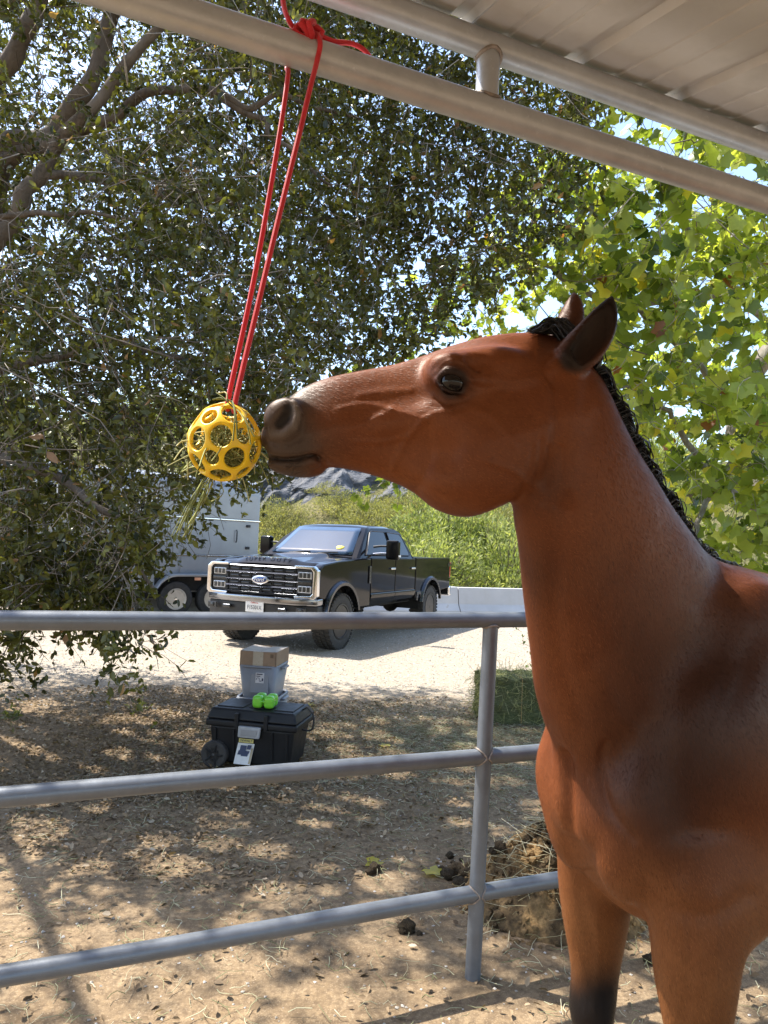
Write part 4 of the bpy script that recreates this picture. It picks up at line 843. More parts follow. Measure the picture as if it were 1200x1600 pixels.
# ---- shrubs on the hill and behind the wall
def shrub_meshes(nm, n, leaf, flat, stops, trans, tmpl, count):
    mat = leaf_mat(nm + '_leaf', stops, trans, .55, .25); outp = []
    for q in range(count):
        k = n; d = RNG.normal(size=(k, 3)); d[:, 2] = np.abs(d[:, 2]); d /= np.linalg.norm(d, axis=1)[:, None]; r = RNG.random(k) ** .35
        lob = 1 + .28 * np.sin(d[:, 0] * 4 + q) * np.sin(d[:, 1] * 5 + 2 * q) + .18 * np.sin(d[:, 2] * 9 + q * 3 + d[:, 0] * 7)
        C = d * (r * lob)[:, None] * np.array([1, 1, flat]) + RNG.normal(0, .03, (k, 3)); C[:, 2] = np.abs(C[:, 2]); D = RNG.normal(size=(k, 3)) * .8 + d + np.array([0, 0, .5])
        clump = .5 + .28 * np.sin(C[:, 0] * 5 + q) * np.sin(C[:, 1] * 6) + .2 * np.sin(C[:, 2] * 8); tint = np.clip(clump + RNG.normal(0, .16, k), 0, 1)
        me = leaves_mesh(nm, C, D, leaf * RNG.uniform(.6, 1.4, k), tint, tmpl); me.materials.append(mat)
        S = []
        for _ in range(26):
            e = RNG.normal(size=3); e[2] = abs(e[2]) + .4; e /= np.linalg.norm(e); S.append(spline([np.zeros(3), e * .45 * np.array([1, 1, flat]) + RNG.normal(0, .05, 3), e * .92 * np.array([1, 1, flat])], 5))
        outp.append((me, S))
    return outp
def build_shrubs():
    stem = straw_mat('shrub_stem', [(.10, .08, .05), (.20, .16, .11)], .95)
    W = shrub_meshes('willow_shrub', 3800, .095, 1.15, [(0, (.075, .10, .032)), (.5, (.23, .265, .085)), (1, (.44, .44, .19))], .45, NAR_T, 4)
    S = shrub_meshes('sage_shrub', 2600, .085, .7, [(0, (.09, .095, .035)), (.5, (.26, .25, .10)), (1, (.46, .41, .20))], .4, NAR_T, 4)
    G = shrub_meshes('grass_clump', 1500, .34, .55, [(0, (.10, .12, .03)), (.5, (.24, .24, .075)), (1, (.45, .40, .17))], .35, (NAR_T[0] * np.array([1, .3, 1]), NAR_T[1]), 3)
    stems = {}
    def place(kind, protos, x, y, sc, label, cat, group, z=None):
        q = RNG.integers(0, len(protos)); me, st = protos[q]; z = (float(hill_h(x, y)) if y > 24 else 0.0) - .05 if z is None else z
        r = empty(kind, (x, y, z), label, cat, group, (0, 0, RNG.uniform(0, 6.28))); r.scale = (sc * RNG.uniform(.85, 1.2), sc * RNG.uniform(.85, 1.2), sc * RNG.uniform(.85, 1.2))
        f = bpy.data.objects.new('foliage', me); COL.objects.link(f); f.parent = r
        if (kind, q) not in stems: o = straws('stems', st, .008, stem); stems[(kind, q)] = o.data
        else: o = bpy.data.objects.new('stems', stems[(kind, q)]); COL.objects.link(o)
        o.parent = r
    for i in range(34):                              # bright green thicket behind the wall
        x = RNG.uniform(1.2, 13); y = 24.2 + .36 * (x - 3) + RNG.uniform(-.3, 5); place('willow_shrub', W, x, y, RNG.uniform(1.1, 2.0), 'bright green leafy shrub in the thicket behind the white wall', 'shrub', 'green shrubs behind the concrete wall')
    for i in range(60):
        x = RNG.uniform(-17, 5); y = RNG.uniform(25.0, 46); place('sage_shrub', S, x, y, RNG.uniform(.7, 1.5), 'dry yellowish shrub on the slope behind the pickup truck', 'shrub', 'dry shrubs on the slope')
    for i in range(34):
        x = RNG.uniform(-9, 7); y = 31.5 + .12 * x + RNG.uniform(-1.5, 2.2); place('sage_shrub', S, x, y, RNG.uniform(.9, 1.7), 'dry yellowish shrub growing in front of the grey rock face', 'shrub', 'dry shrubs below the rock')
    for i in range(46):
        x = RNG.uniform(-14, 12); y = 23.6 + RNG.uniform(0, 4) + .3 * max(0, x); place('grass_clump', G, x, y, RNG.uniform(.45, .9), 'tuft of tall yellow-green grass at the foot of the slope', 'grass', 'grass tufts at the foot of the slope')
    for i in range(26):                              # trees of the ridge that close the view behind the oak
        x = RNG.uniform(-26, 22); y = RNG.uniform(40, 56); place('willow_shrub', W, x, y, RNG.uniform(1.8, 3.0), 'round green bush high on the hillside ridge', 'bush', 'bushes along the ridge')
    # sapling by the bale
    b = np.array([1.95, 7.9, 0]); root = empty('young_shrub', b, 'leafy young shrub growing beside the hay bale', 'shrub')
    C = np.array([at(x, y, 7.9 + RNG.normal(0, .12)) for x, y in zip(RNG.uniform(800, 905, 34), RNG.uniform(955, 1075, 34))]); C = C[(proj(C)[:, 0] > 812 + (proj(C)[:, 1] - 960) * .2)]
    Pt, B, D, L, ci = spray(C, 3, 7, .20, .042, -.2, np.tile([0, 0, 1.0], (len(C), 1))); mt = leaf_mat('young_leaf', [(0, (.05, .09, .02)), (.6, (.13, .19, .045)), (1, (.26, .27, .07))], .4, .4, .4)
    o = link('foliage', leaves_mesh('foliage', B - b, D, L, np.clip(RNG.normal(.5, .25, len(B)), 0, 1), OAK_T), mt, root); tag(o, kind='stuff')
    st = [spline([b, b + (c - b) * .5 + np.array([0, 0, .05]), c], 5) - b for c in C[:14]]; o = straws('stems', st, .005, stem); o.parent = root; o = straws('twigs', Pt - b, .0018, stem); o.parent = root; tag(o, kind='stuff')
build_shrubs()
# ================================================================== THINGS ON THE GROUND
def build_toolbox():
    a, b = ground_at(333, 1199), ground_at(472, 1213); d = b - a; d[2] = 0; w = .66; d /= np.linalg.norm(d); ang = math.atan2(d[1], d[0]) - .02; c = (a + b) / 2; c[2] = 0
    nrm = np.array([-d[1], d[0], 0]); c = c + nrm * .20 - d * .06
    root = empty('tool_chest', c, 'black wheeled plastic tool chest with grey latch and paper label', 'tool chest', rot=(0, 0, ang))
    BP = simple('black_plastic', (.011, .011, .012), .5, 0, .25, 7, .12, 120, Specular_IOR_Level=.3); GP = simple('grey_latch', (.36, .36, .36), .45, 0, .1, 20)
    mb = MB(); t = bmesh.new(); bmesh.ops.create_cube(t, size=1)
    for v in t.verts: v.co = Vector((v.co.x * (.64 if v.co.z > 0 else .58), v.co.y * (.385 if v.co.z > 0 else .33), v.co.z * .27))
    bmesh.ops.bevel(t, geom=list(t.edges), offset=.022, segments=3, profile=.5, affect='EDGES'); t.transform(Matrix.Translation((0, 0, .165))); mb.join(t); mb.build('body', BP, root)
    mb = MB(); mb.box((0, 0, .318), (.69, .42, .05), .014, seg=3); mb.build('rim', BP, root)
    mb = MB(); t = bmesh.new(); bmesh.ops.create_cube(t, size=1)
    for v in t.verts: v.co = Vector((v.co.x * (.63 if v.co.z > 0 else .685), v.co.y * (.36 if v.co.z > 0 else .415), v.co.z * .075))
    bmesh.ops.bevel(t, geom=list(t.edges), offset=.016, segments=3, profile=.5, affect='EDGES'); t.transform(Matrix.Translation((0, 0, .383))); mb.join(t); lid = mb.build('lid', BP, root)
    for x, wd in ((-.19, .20), (.215, .15)): mb = MB(); mb.box((x, 0, .4225), (wd, .27, .012), .005); mb.build('lid_panel', BP, lid)
    for k in range(5): mb = MB(); mb.box((.0, -.10 + k * .05, .4225), (.12, .012, .008), .003); mb.build('lid_rib', BP, lid)
    for x in (-.105, .115):
        mb = MB(); mb.box((x, -.208, .345), (.030, .025, .11), .006); mb.build('clasp', BP, root)
    mb = MB(); mb.prism([(-.085, .315), (.085, .315), (.075, .235), (-.085, .235)], -.232, -.205, 'XZ', .008); l = mb.build('latch', GP, root)
    mb = MB(); mb.prism([(-.062, .295), (.062, .295), (.055, .250), (-.062, .250)], -.236, -.230, 'XZ', .002); mb.build('latch_panel', simple('grey_inset', (.27, .265, .26), .5), l)
    for x in (-.27, -.13, .16, .27): mb = MB(); mb.box((x, -.182, .18), (.018, .02, .20), .006, Matrix.Rotation(.10, 3, 'X')); mb.build('side_rib', BP, root)
    # label hangs on the sloping front
    tilt = Matrix.Rotation(math.pi / 2 - .102, 4, 'X'); face = lambda x, z, o=.0: Matrix.Translation((x, -.1935 + (.215 - z) * .10 - o, z)) @ tilt
    def card(name, x, z, w_, h_, mat, par, o=.004, sk=.0):
        mb = MB(); mb.prism([(-w_ / 2 + sk, h_ / 2), (w_ / 2 + sk, h_ / 2), (w_ / 2 - sk, -h_ / 2), (-w_ / 2 - sk, -h_ / 2)], 0, .0016, 'XY'); ob = mb.build(name, mat, par); ob.matrix_local = face(x, z, o); return ob
    CARD = simple('label_card', (.72, .71, .69), .5, 0, .05, 30)
    card('brand_plate', -.030, .208, .110, .026, simple('brand_yellow', (.62, .53, .16), .5), root)
    text_mesh('brand_letters', 'DEWALT', .022, M_INK, root, face(-.030, .208, .0075), .0006, 1.0, 1.05)
    card('label', -.045, .115, .125, .155, CARD, root, .003, .012)
    NV = simple('print_navy', (.03, .045, .10), .5)
    for x, z, w_, h_ in ((-.052, .150, .045, .045), (-.070, .120, .040, .030), (-.040, .112, .050, .032), (-.022, .125, .030, .020), (-.006, .163, .028, .030)): card('label_print', x, z, w_, h_, NV, root, .0062, .004)
    card('label_stripe', .006, .100, .016, .11, simple('print_tan', (.42, .34, .22), .5), root, .0062, .008)
    text_mesh('label_number', '92L', .036, M_INK, root, face(-.070, .066, .0075), .0006, 1.0, 1.0)
    for s in (-1, 1):
        mb = MB(); R_ = .098; mb.lathe([(.05, -.030), (R_ * .9, -.030), (R_, -.020), (R_, .020), (R_ * .9, .030), (.05, .030), (.05, -.03)], 32, 'Y'); t = mb.build('wheel', M_RUB, root); t.location = (-.265, s * .195, R_ - .004)
        mb = MB(); mb.lathe([(.056, s * -.02), (.078, s * .026), (.06, s * .030), (.02, s * .026), (.0, s * .034)], 24, 'Y'); mb.build('wheel_disc', simple('dark_grey_plastic', (.045, .045, .047), .5), t)
        for k in range(5): a_ = k * 1.2566; R = Matrix.Rotation(a_, 3, 'Y'); mb = MB(); mb.box(R @ Vector((.048, s * .032, 0)), (.05, .008, .014), .003, R); mb.build('spoke', BP, t)
    mb = MB(); mb.box((.25, 0, .015), (.05, .26, .04), .008); mb.build('foot', BP, root)
    mb = MB(); mb.tube(spline([(.30, .02, .40), (.335, .0, .425), (.36, -.01, .44), (.385, -.02, .425), (.405, -.03, .40), (.415, -.03, .35), (.405, -.03, .29), (.37, -.03, .275), (.33, -.03, .28)], 30), .0065, 8); h = mb.build('carry_handle', M_TRIM, root)
    mb = MB(); mb.tube([(.362, -.008, .438), (.408, -.028, .405)], [.013, .013], 10); mb.build('grip', M_TRIM, h)
    Mw = Matrix.Translation(Vector(c)) @ Matrix.Rotation(ang, 4, 'Z')
    # green moulded pack on the lid
    gp = Mw @ Vector((.050, -.06, .426)); root2 = empty('green_pack', gp, 'lime green four-lobed plastic pack on the tool chest lid', 'container', rot=(0, 0, ang + .06))
    GG = simple('lime_plastic', (.17, .56, .035), .32, 0, .1, 30, Subsurface_Weight=.1, Coat_Weight=.3)
    for x in (-.042, .042):
        for y in (-.040, .040):
            mb = MB(); t = bmesh.new(); bmesh.ops.create_cube(t, size=1)
            for v in t.verts: v.co = Vector((v.co.x * .076, v.co.y * .074, v.co.z * .092))
            bmesh.ops.bevel(t, geom=list(t.edges), offset=.026, segments=4, profile=.5, affect='EDGES'); t.transform(Matrix.Translation((x, y, .046))); mb.join(t); mb.build('lobe', GG, root2)
    mb = MB(); mb.box((0, 0, .05), (.155, .145, .012), .004); mb.build('flange', GG, root2)
    # two grey tubs, one on the other, and a carton
    tc = c + nrm * .60 - d * .20; tz = Matrix.Rotation(ang + .07, 4, 'Z'); GT = simple('grey_tub', (.215, .225, .25), .42, 0, .08, 9)
    def tub(name, z0, h, w0, w1, dep, label, clear=False):
        r = empty(name, (tc[0], tc[1], z0), label, 'tub', rot=(0, 0, ang + .07)); mb = MB(); t = bmesh.new(); bmesh.ops.create_cube(t, size=1)
        for v in t.verts: f_ = 1 if v.co.z > 0 else w0 / w1; v.co = Vector((v.co.x * w1 * f_, v.co.y * dep * f_, v.co.z * h))
        top = [f for f in t.faces if f.normal.z > .5]; bmesh.ops.delete(t, geom=top, context='FACES'); bmesh.ops.bevel(t, geom=[e for e in t.edges if abs(e.verts[0].co.z - e.verts[1].co.z) > .01], offset=.03, segments=3, profile=.5, affect='EDGES'); t.transform(Matrix.Translation((0, 0, h / 2))); mb.join(t); b_ = mb.build('body', GT, r); md = b_.modifiers.new('t', 'SOLIDIFY'); md.thickness = .004
        ring = [(w1 / 2 * math.copysign(abs(math.cos(q)) ** .35, math.cos(q)), dep / 2 * math.copysign(abs(math.sin(q)) ** .35, math.sin(q)), h - .004) for q in np.linspace(0, 2 * math.pi, 41)[:-1]]; mb = MB(); mb.tube(ring, .010, 8, closed=True); mb.build('rim', GT, r)
        for s in (-1, 1): mb = MB(); mb.box((s * (w1 / 2 + .012), 0, h - .022), (.05, .14, .018), .006); mb.build('handle', GT, r)
        return r
    tub('storage_tub', 0.0, .375, .30, .335, .42, 'grey plastic tub on the ground behind the tool chest, lowest of its stack'); t2 = tub('storage_tub', .365, .265, .255, .315, .40, 'grey plastic tub with printed sticker standing on another tub')
    mb = MB(); mb.box((.02, -.188, .15), (.15, .012, .19), .004, Matrix.Rotation(-.075, 3, 'X')); mb.build('front_panel', GT, t2)
    mb = MB(); mb.box((.022, -.1955, .175), (.070, .004, .080), .001, Matrix.Rotation(-.075, 3, 'X')); st = mb.build('sticker', simple('sticker', (.55, .53, .53), .5, 0, .1, 60), t2)
    sm = lambda x, z: Matrix.Translation((x, -.1985 + (.175 - z) * -.0, z)) @ Matrix.Rotation(math.pi / 2 - .075 * -1, 4, 'X')
    text_mesh('sticker_print', 'O', .040, M_INK, st, sm(.008, .163), .0006); mb = MB(); mb.box((.010, -.1985, .189), (.034, .002, .006), 0); mb.box((.046, -.1985, .163), (.012, .002, .022), 0); mb.box((.028, -.1985, .150), (.02, .002, .010), 0); mb.box((.020, -.1985, .205), (.05, .002, .008), 0); tag(mb.build('sticker_bars', M_INK, st), kind='stuff')
    cb = (tc[0], tc[1], .632); r = empty('cardboard_box', cb, 'open brown cardboard box resting on the grey tub', 'box', rot=(0, 0, ang + .05)); CB = simple('cardboard', (.30, .205, .13), .85, 0, .12, 10, .1, 90); hh = .115; wx, wy, th = .30, .36, .005
    for nm, ce, sz in (('bottom', (0, 0, th / 2), (wx - .002, wy - .002, th)), ('side', (-wx / 2, 0, hh / 2), (th, wy, hh)), ('side', (wx / 2, 0, hh / 2), (th, wy, hh)), ('side', (0, -wy / 2, hh / 2), (wx - .012, th, hh)), ('side', (0, wy / 2, hh / 2), (wx - .012, th, hh))): mb = MB(); mb.box(ce, sz, .0008); mb.build(nm, CB, r)
    for ce, sz, ro in (((-wx / 2 + .075, 0, hh - .004), (.145, wy - .02, .004), Matrix.Rotation(.10, 3, 'Y')), ((wx / 2 - .072, .01, hh - .004), (.14, wy - .02, .004), Matrix.Rotation(-.05, 3, 'Y'))): mb = MB(); mb.box(ce, sz, .0008, ro); mb.build('flap', simple('cardboard_pale', (.42, .36, .30), .8, 0, .1, 12), r)
    mb = MB(); mb.box((.0, -wy / 2 - .0035, hh / 2), (.085, .0018, hh), 0); mb.build('tape', simple('packing_tape', (.42, .36, .27), .3, 0, .08, 20), r); mb = MB(); mb.box((.115, -wy / 2 - .0035, .085), (.025, .0018, .03), 0); mb.build('print_mark', simple('print_brown', (.15, .10, .06), .8), r)
build_toolbox()

def lump(me_name, rad, rough, seed, sub=2, flat=.75):
    b = bmesh.new(); bmesh.ops.create_icosphere(b, subdivisions=sub, radius=1.0); rs = np.random.default_rng(seed); ph = rs.uniform(0, 6, 9)
    for v in b.verts:
        x, y, z = v.co; n = math.sin(3 * x + ph[0]) * math.sin(3.4 * y + ph[1]) + .6 * math.sin(6 * z + ph[2] + 3 * x) + .5 * math.sin(9 * x + ph[3]) * math.sin(8 * y + ph[4]); s = rad * (1 + rough * n + rs.normal(0, rough * .35)); v.co = Vector((x * s, y * s, z * s * flat))
    for f in b.faces: f.smooth = True
    me = bpy.data.meshes.new(me_name); b.to_mesh(me); b.free(); return me
def dung_mat(name, c0, c1, c2):
    m = NT(name); c = m.coord('Object'); n1 = m.noise(c, 22, 6, .75); n2 = m.noise(c, 5, 4, .6, .6); m.set(Base_Color=m.mix(m.ramp(n2, [(.42, (0,) * 3), (.58, (.9,) * 3)]), m.ramp(n1, [(.3, c0), (.65, c1)]), m.ramp(m.noise(c, 60, 4, .7), [(.3, tuple(x * .4 for x in c2)), (.6, c2)])), Roughness=.95, Specular_IOR_Level=.2); m.bump(n1, .9, .02); return m.m
def build_manure():
    c = ground_at(872, 1425); MD = dung_mat('manure', (.040, .027, .016), (.15, .10, .050), (.42, .26, .11)); MDK = dung_mat('dung', (.020, .014, .009), (.075, .052, .030), (.13, .095, .055))
    n = 110; X, Y = np.meshgrid(np.linspace(-.62, .62, n), np.linspace(-.42, .62, n), indexing='ij'); Rr = np.sqrt((X / .44) ** 2 + ((Y - .10) / .40) ** 2); h = .40 * np.clip(1 - Rr, 0, 1) ** .85
    h = h * (1 + .22 * fbm(X * 9, Y * 9)) + np.clip(h * 8, 0, 1) * (fbm(X * 26, Y * 26) * .020 + fbm(X * 60, Y * 55) * .012 + RNG.normal(0, .005, X.shape)); Z = h - .02 * (Rr > 1) - .012
    V = np.stack([X, Y, Z], -1).reshape(-1, 3); i, j = np.meshgrid(np.arange(n - 1), np.arange(n - 1), indexing='ij'); a = (i * n + j).ravel(); o = link('manure_pile', mesh_np('manure_pile', V, np.stack([a, a + n, a + n + 1, a + 1], 1)), MD); o.location = Vector(c); tag(o, 'heap of brown manure and bedding behind the fence post', 'manure')
    P = []
    for k in range(260):
        a_ = RNG.uniform(0, 6.28); r_ = RNG.uniform(.1, 1.05); x, y = .44 * r_ * math.cos(a_), .10 + .40 * r_ * math.sin(a_); z = .40 * max(0, 1 - r_) ** .85 + .012; d = RNG.normal(size=3) * .06; d[2] *= .4; p = np.array([x, y, z]); P.append(np.stack([p - d, p + RNG.normal(0, .008, 3) + [0, 0, .008], p + d * .5 + [0, 0, .006], p + d]))
    s = straws('straw', np.array(P), RNG.uniform(.0009, .0020, len(P)), straw_mat('straw', [(.22, .18, .09), (.42, .36, .21), (.55, .50, .34)])); s.parent = o; tag(s, kind='stuff')
    lv, lf, b0 = [], [], 0
    for k in range(1000):
        a_ = RNG.uniform(0, 6.28); r_ = RNG.uniform(.05, 1.12) ** .8; x, y = .44 * r_ * math.cos(a_), .10 + .40 * r_ * math.sin(a_); z = .40 * max(0, 1 - r_) ** .85; s = RNG.uniform(.006, .010 + .018 * RNG.random() ** 2)
        me = lump('tmp', s, .26, 500 + k, 1, .8); v = np.array([q.co for q in me.vertices]) + [x, y, z]; lf.append(np.array([list(p.vertices) for p in me.polygons]) + b0); lv.append(v); b0 += len(v); bpy.data.meshes.remove(me)
    cl = link('clods', mesh_np('clods', np.vstack(lv), np.vstack(lf), False), MD, o); tag(cl, kind='stuff')
    ms = [lump('dung_ball', 1.0, .17, 40 + k, 3) for k in range(5)]
    for me in ms: me.materials.append(MDK)
    spots = [(703, 1340, .022), (708, 1350, .014), (720, 1345, .010), (700, 1372, .035), (712, 1366, .040), (726, 1372, .036), (735, 1362, .034), (718, 1384, .030), (732, 1388, .034), (585, 1362, .032), (578, 1366, .022), (637, 1455, .036), (630, 1458, .018), (655, 1462, .014), (775, 1390, .04), (770, 1330, .022), (782, 1322, .03), (790, 1330, .022), (815, 1440, .045), (835, 1455, .05), (800, 1445, .03), (1020, 1506, .030), (1012, 1502, .02), (845, 1290, .02), (690, 1362, .02), (760, 1400, .035), (905, 1470, .03)]
    for k, (x, y, s) in enumerate(spots):
        p = ground_at(x, y); top = k in (15, 16, 17, 23); lab = {9: 'larger dark dung clod lying alone on the dirt', 11: 'round dark dung clod on bare dirt left of the post base', 21: 'dark dung clod on the ground between the horse front legs'}.get(k, 'small dark dung clod scattered beside the manure heap')
        ob = bpy.data.objects.new('dung_clod', ms[k % 5]); COL.objects.link(ob); ob.scale = (s, s, s); ob.rotation_euler = (0, 0, RNG.uniform(0, 6.28)); ob.location = Vector((p[0], p[1], s * .6)); tag(ob, lab, 'dung', 'dung clods on the ground')
        if top:
            q = at(x, y, c[1] + .12); ob.location = Vector((q[0], q[1], max(.03, min(.36, q[2])))); ob['label'] = 'dark dung clod on the side of the manure heap'
build_manure()

def build_bale():
    a = ground_at(765, 1132); root = empty('hay_bale', (a[0] + .47, a[1] + .30, 0), 'square green hay bale on the ground beside the leafy shrub', 'hay bale', rot=(0, 0, .12)); L_, W_, H_ = 1.05, .50, .44
    m = NT('bale'); c = m.coord('Object'); n1 = m.noise(m.coord('Object', (1.5, 1, 6)), 14, 6, .75, .8); n2 = m.noise(c, 4, 4, .6); m.set(Base_Color=m.mix(m.ramp(n2, [(.4, (0,) * 3), (.65, (.5,) * 3)]), m.ramp(n1, [(.25, (.030, .038, .014)), (.5, (.12, .14, .05)), (.75, (.27, .27, .12))]), (.22, .20, .10)), Roughness=.95); m.bump(n1, 1.0, .04)
    b = bmesh.new(); bmesh.ops.create_cube(b, size=1); bmesh.ops.subdivide_edges(b, edges=b.edges, cuts=15, use_grid_fill=True)
    for v in b.verts: x, y, z = v.co; v.co = Vector((x * L_ + .015 * math.sin(40 * y + 9 * z) + RNG.normal(0, .006), y * W_ + .012 * math.sin(25 * x) + RNG.normal(0, .008), z * H_ + H_ / 2 - .008 + .010 * math.sin(22 * x + 5 * y) + RNG.normal(0, .006)))
    for f in b.faces: f.smooth = True
    me = bpy.data.meshes.new('block'); b.to_mesh(me); b.free(); link('block', me, m.m, root); P = []
    for k in range(1500):
        f = RNG.integers(0, 3); p = np.array([RNG.uniform(-.5, .5) * L_, -.5 * W_, RNG.uniform(0, 1) * H_]) if f == 0 else (np.array([-.5 * L_, RNG.uniform(-.5, .5) * W_, RNG.uniform(0, 1) * H_]) if f == 1 else np.array([RNG.uniform(-.5, .5) * L_, RNG.uniform(-.5, .5) * W_, H_]))
        o_ = [np.array([0, -1, 0]), np.array([-1, 0, 0]), np.array([0, 0, 1])][f]; d = RNG.normal(size=3) * .05 + o_ * .02; d[2] -= .012; P.append(np.stack([p - d * .3, p + d * .4 + o_ * .008, p + d * .8 + o_ * .012, p + d * 1.2]))
    s = straws('hay', np.array(P), RNG.uniform(.001, .0022, len(P)), M_HAY); s.parent = root; tag(s, kind='stuff')
    for x in (-.2, .2): mb = MB(); mb.tube([(x, -W_ / 2 - .006, 0.01), (x, -W_ / 2 - .006, H_), (x, W_ / 2 + .006, H_ + .004), (x, W_ / 2 + .006, .01)], .003, 6); mb.build('twine', simple('twine', (.45, .30, .12), .8), root)
build_bale()

def build_scatter():
    # leaf litter under the oak
    n = 34000; x = RNG.normal(-1.3, 1.5, n); y = RNG.uniform(3.6, 7.7, n) ; y = y + .25 * np.sin(x * 2) ; w = RNG.random(n) < np.clip(1.1 - np.abs(x + 1.6) / 3.6, .08, 1) * np.where(y < 4.4, .5, 1.0); x, y = x[w], y[w]; extra = 3200; x = np.concatenate([x, RNG.uniform(-2.5, 2.2, extra)]); y = np.concatenate([y, RNG.uniform(1.6, 7.5, extra)])
    C = np.stack([x, y, ground_z(x, y) + RNG.uniform(.003, .022, len(x))], 1); D = RNG.normal(size=(len(x), 3)); D[:, 2] *= .28
    me = leaves_mesh('leaf_litter', C, D, RNG.uniform(.018, .043, len(x)), np.clip(RNG.normal(.52, .22, len(x)), 0, 1), OAK_T, 1.0, RNG.normal(0, .45, len(x)))
    mt = leaf_mat('dry_leaf', [(0, (.095, .060, .034)), (.4, (.215, .145, .082)), (.75, (.32, .225, .135)), (1, (.46, .38, .28))], .12, .7, .25); o = link('leaf_litter', me, mt); tag(o, 'brown fallen leaves strewn over the shaded dirt', 'leaves', kind='stuff')
    # a few broad yellow leaves
    for k, (px, py) in enumerate(((480, 1105), (605, 1172), (598, 1350), (665, 1360))):
        p = ground_at(px, py); me = leaves_mesh('fallen_leaf', np.array([[0, 0, 0.0]]), np.array([[1.0, .3, .05]]), np.array([.11]), np.array([.93]), SYC_T, 1.0, np.array([0.0])); ob = link('fallen_leaf', me, bpy.data.materials['sycamore_leaf']); ob.location = Vector((p[0], p[1], float(ground_z(p[0], p[1])) + .02)); ob.rotation_euler = (0, 0, k * 1.7); tag(ob, 'single yellow lobed leaf fallen on the dirt', 'leaf', 'fallen yellow leaves')
    # loose hay round the bale and in the pen
    n = 10000; x = np.concatenate([RNG.normal(1.0, .9, 6800), RNG.uniform(-2.0, 2.0, 3200)]); y = np.concatenate([RNG.normal(6.2, .75, 6800), RNG.uniform(1.3, 6.6, 3200)]); a = RNG.uniform(0, 6.28, n); L = RNG.uniform(.03, .11, n); zz = ground_z(x, y); t = np.linspace(-.5, .5, 4)[None, :]; cv = RNG.normal(0, .16, n)[:, None]
    P = np.stack([x[:, None] + np.cos(a)[:, None] * L[:, None] * t - np.sin(a)[:, None] * L[:, None] * cv * np.cos(t * 3), y[:, None] + np.sin(a)[:, None] * L[:, None] * t + np.cos(a)[:, None] * L[:, None] * cv * np.cos(t * 3), zz[:, None] + .006 + RNG.uniform(0, .02, n)[:, None] + RNG.normal(0, .005, (n, 4))], -1)
    o = straws('loose_hay', P, RNG.uniform(.0008, .0018, n), straw_mat('loose_hay', [(.13, .14, .06), (.27, .27, .14), (.42, .40, .25), (.52, .48, .33)])); tag(o, 'loose green and straw-coloured hay scattered on the dirt', 'hay', kind='stuff')
    # gravel stones of the lot, and small stones in the pen
    oc = np.array([[1, 0, 0], [-1, 0, 0], [0, 1, 0], [0, -1, 0], [0, 0, 1], [0, 0, -1.0]]); F = np.array([[0, 2, 4], [2, 1, 4], [1, 3, 4], [3, 0, 4], [2, 0, 5], [1, 2, 5], [3, 1, 5], [0, 3, 5]])
    n = 14500; y = 6.8 + 11 * RNG.random(n) ** 1.2; x = RNG.uniform(-.62, .40, n) * y; near = 2500; x = np.concatenate([x, RNG.uniform(-2.2, 2.2, near)]); y = np.concatenate([y, RNG.uniform(1.4, 6.8, near)]); n = len(x); s = np.concatenate([RNG.uniform(.004, .012, n - near) * (1 + .04 * y[:n - near]), RNG.uniform(.003, .009, near)]); a = RNG.uniform(0, 6.28, n)
    V = oc[None] * RNG.uniform(.6, 1.4, (n, 6, 1)) * s[:, None, None] * np.array([1, 1, .6]); ca, sa = np.cos(a)[:, None], np.sin(a)[:, None]; V = np.stack([V[..., 0] * ca - V[..., 1] * sa, V[..., 0] * sa + V[..., 1] * ca, V[..., 2]], -1) + np.stack([x, y, ground_z(x, y) + s * .2], 1)[:, None]
    me = mesh_np('gravel', V.reshape(-1, 3), (F[None] + (np.arange(n) * 6)[:, None, None]).reshape(-1, 3), False, {'tint': ('POINT', np.repeat(RNG.random(n), 6))}); o = link('gravel', me, straw_mat('gravel_stone', [(.24, .21, .175), (.34, .30, .25), (.43, .39, .33), (.54, .50, .45)], .9)); tag(o, 'pale crushed stone spread over the parking lot', 'gravel', kind='stuff')
    # grass seedlings at the foot of the oak
    for (px, py, lab) in ((215, 1108, 'small green seedling at the shadow edge on the lot'), (12, 1115, 'young oak sprout with dark leaves in the leaf litter')):
        p = ground_at(px, py + 8); r = empty('seedling', p, lab, 'plant'); C = RNG.normal(0, .05, (14, 3)); C[:, 2] = np.abs(C[:, 2]) * 1.6 + .02; Pt, B, D, L, ci = spray(C, 1, 4, .08, .045, -.4, np.tile([0, 0, 1.0], (14, 1))); o = link('foliage', leaves_mesh('foliage', B, D, L, np.clip(RNG.normal(.55, .2, len(B)), 0, .9), OAK_T), bpy.data.materials['oak_leaf'], r); tag(o, kind='stuff'); s = straws('stems', Pt, .0015, M_HAY); s.parent = r; tag(s, kind='stuff')
build_scatter()
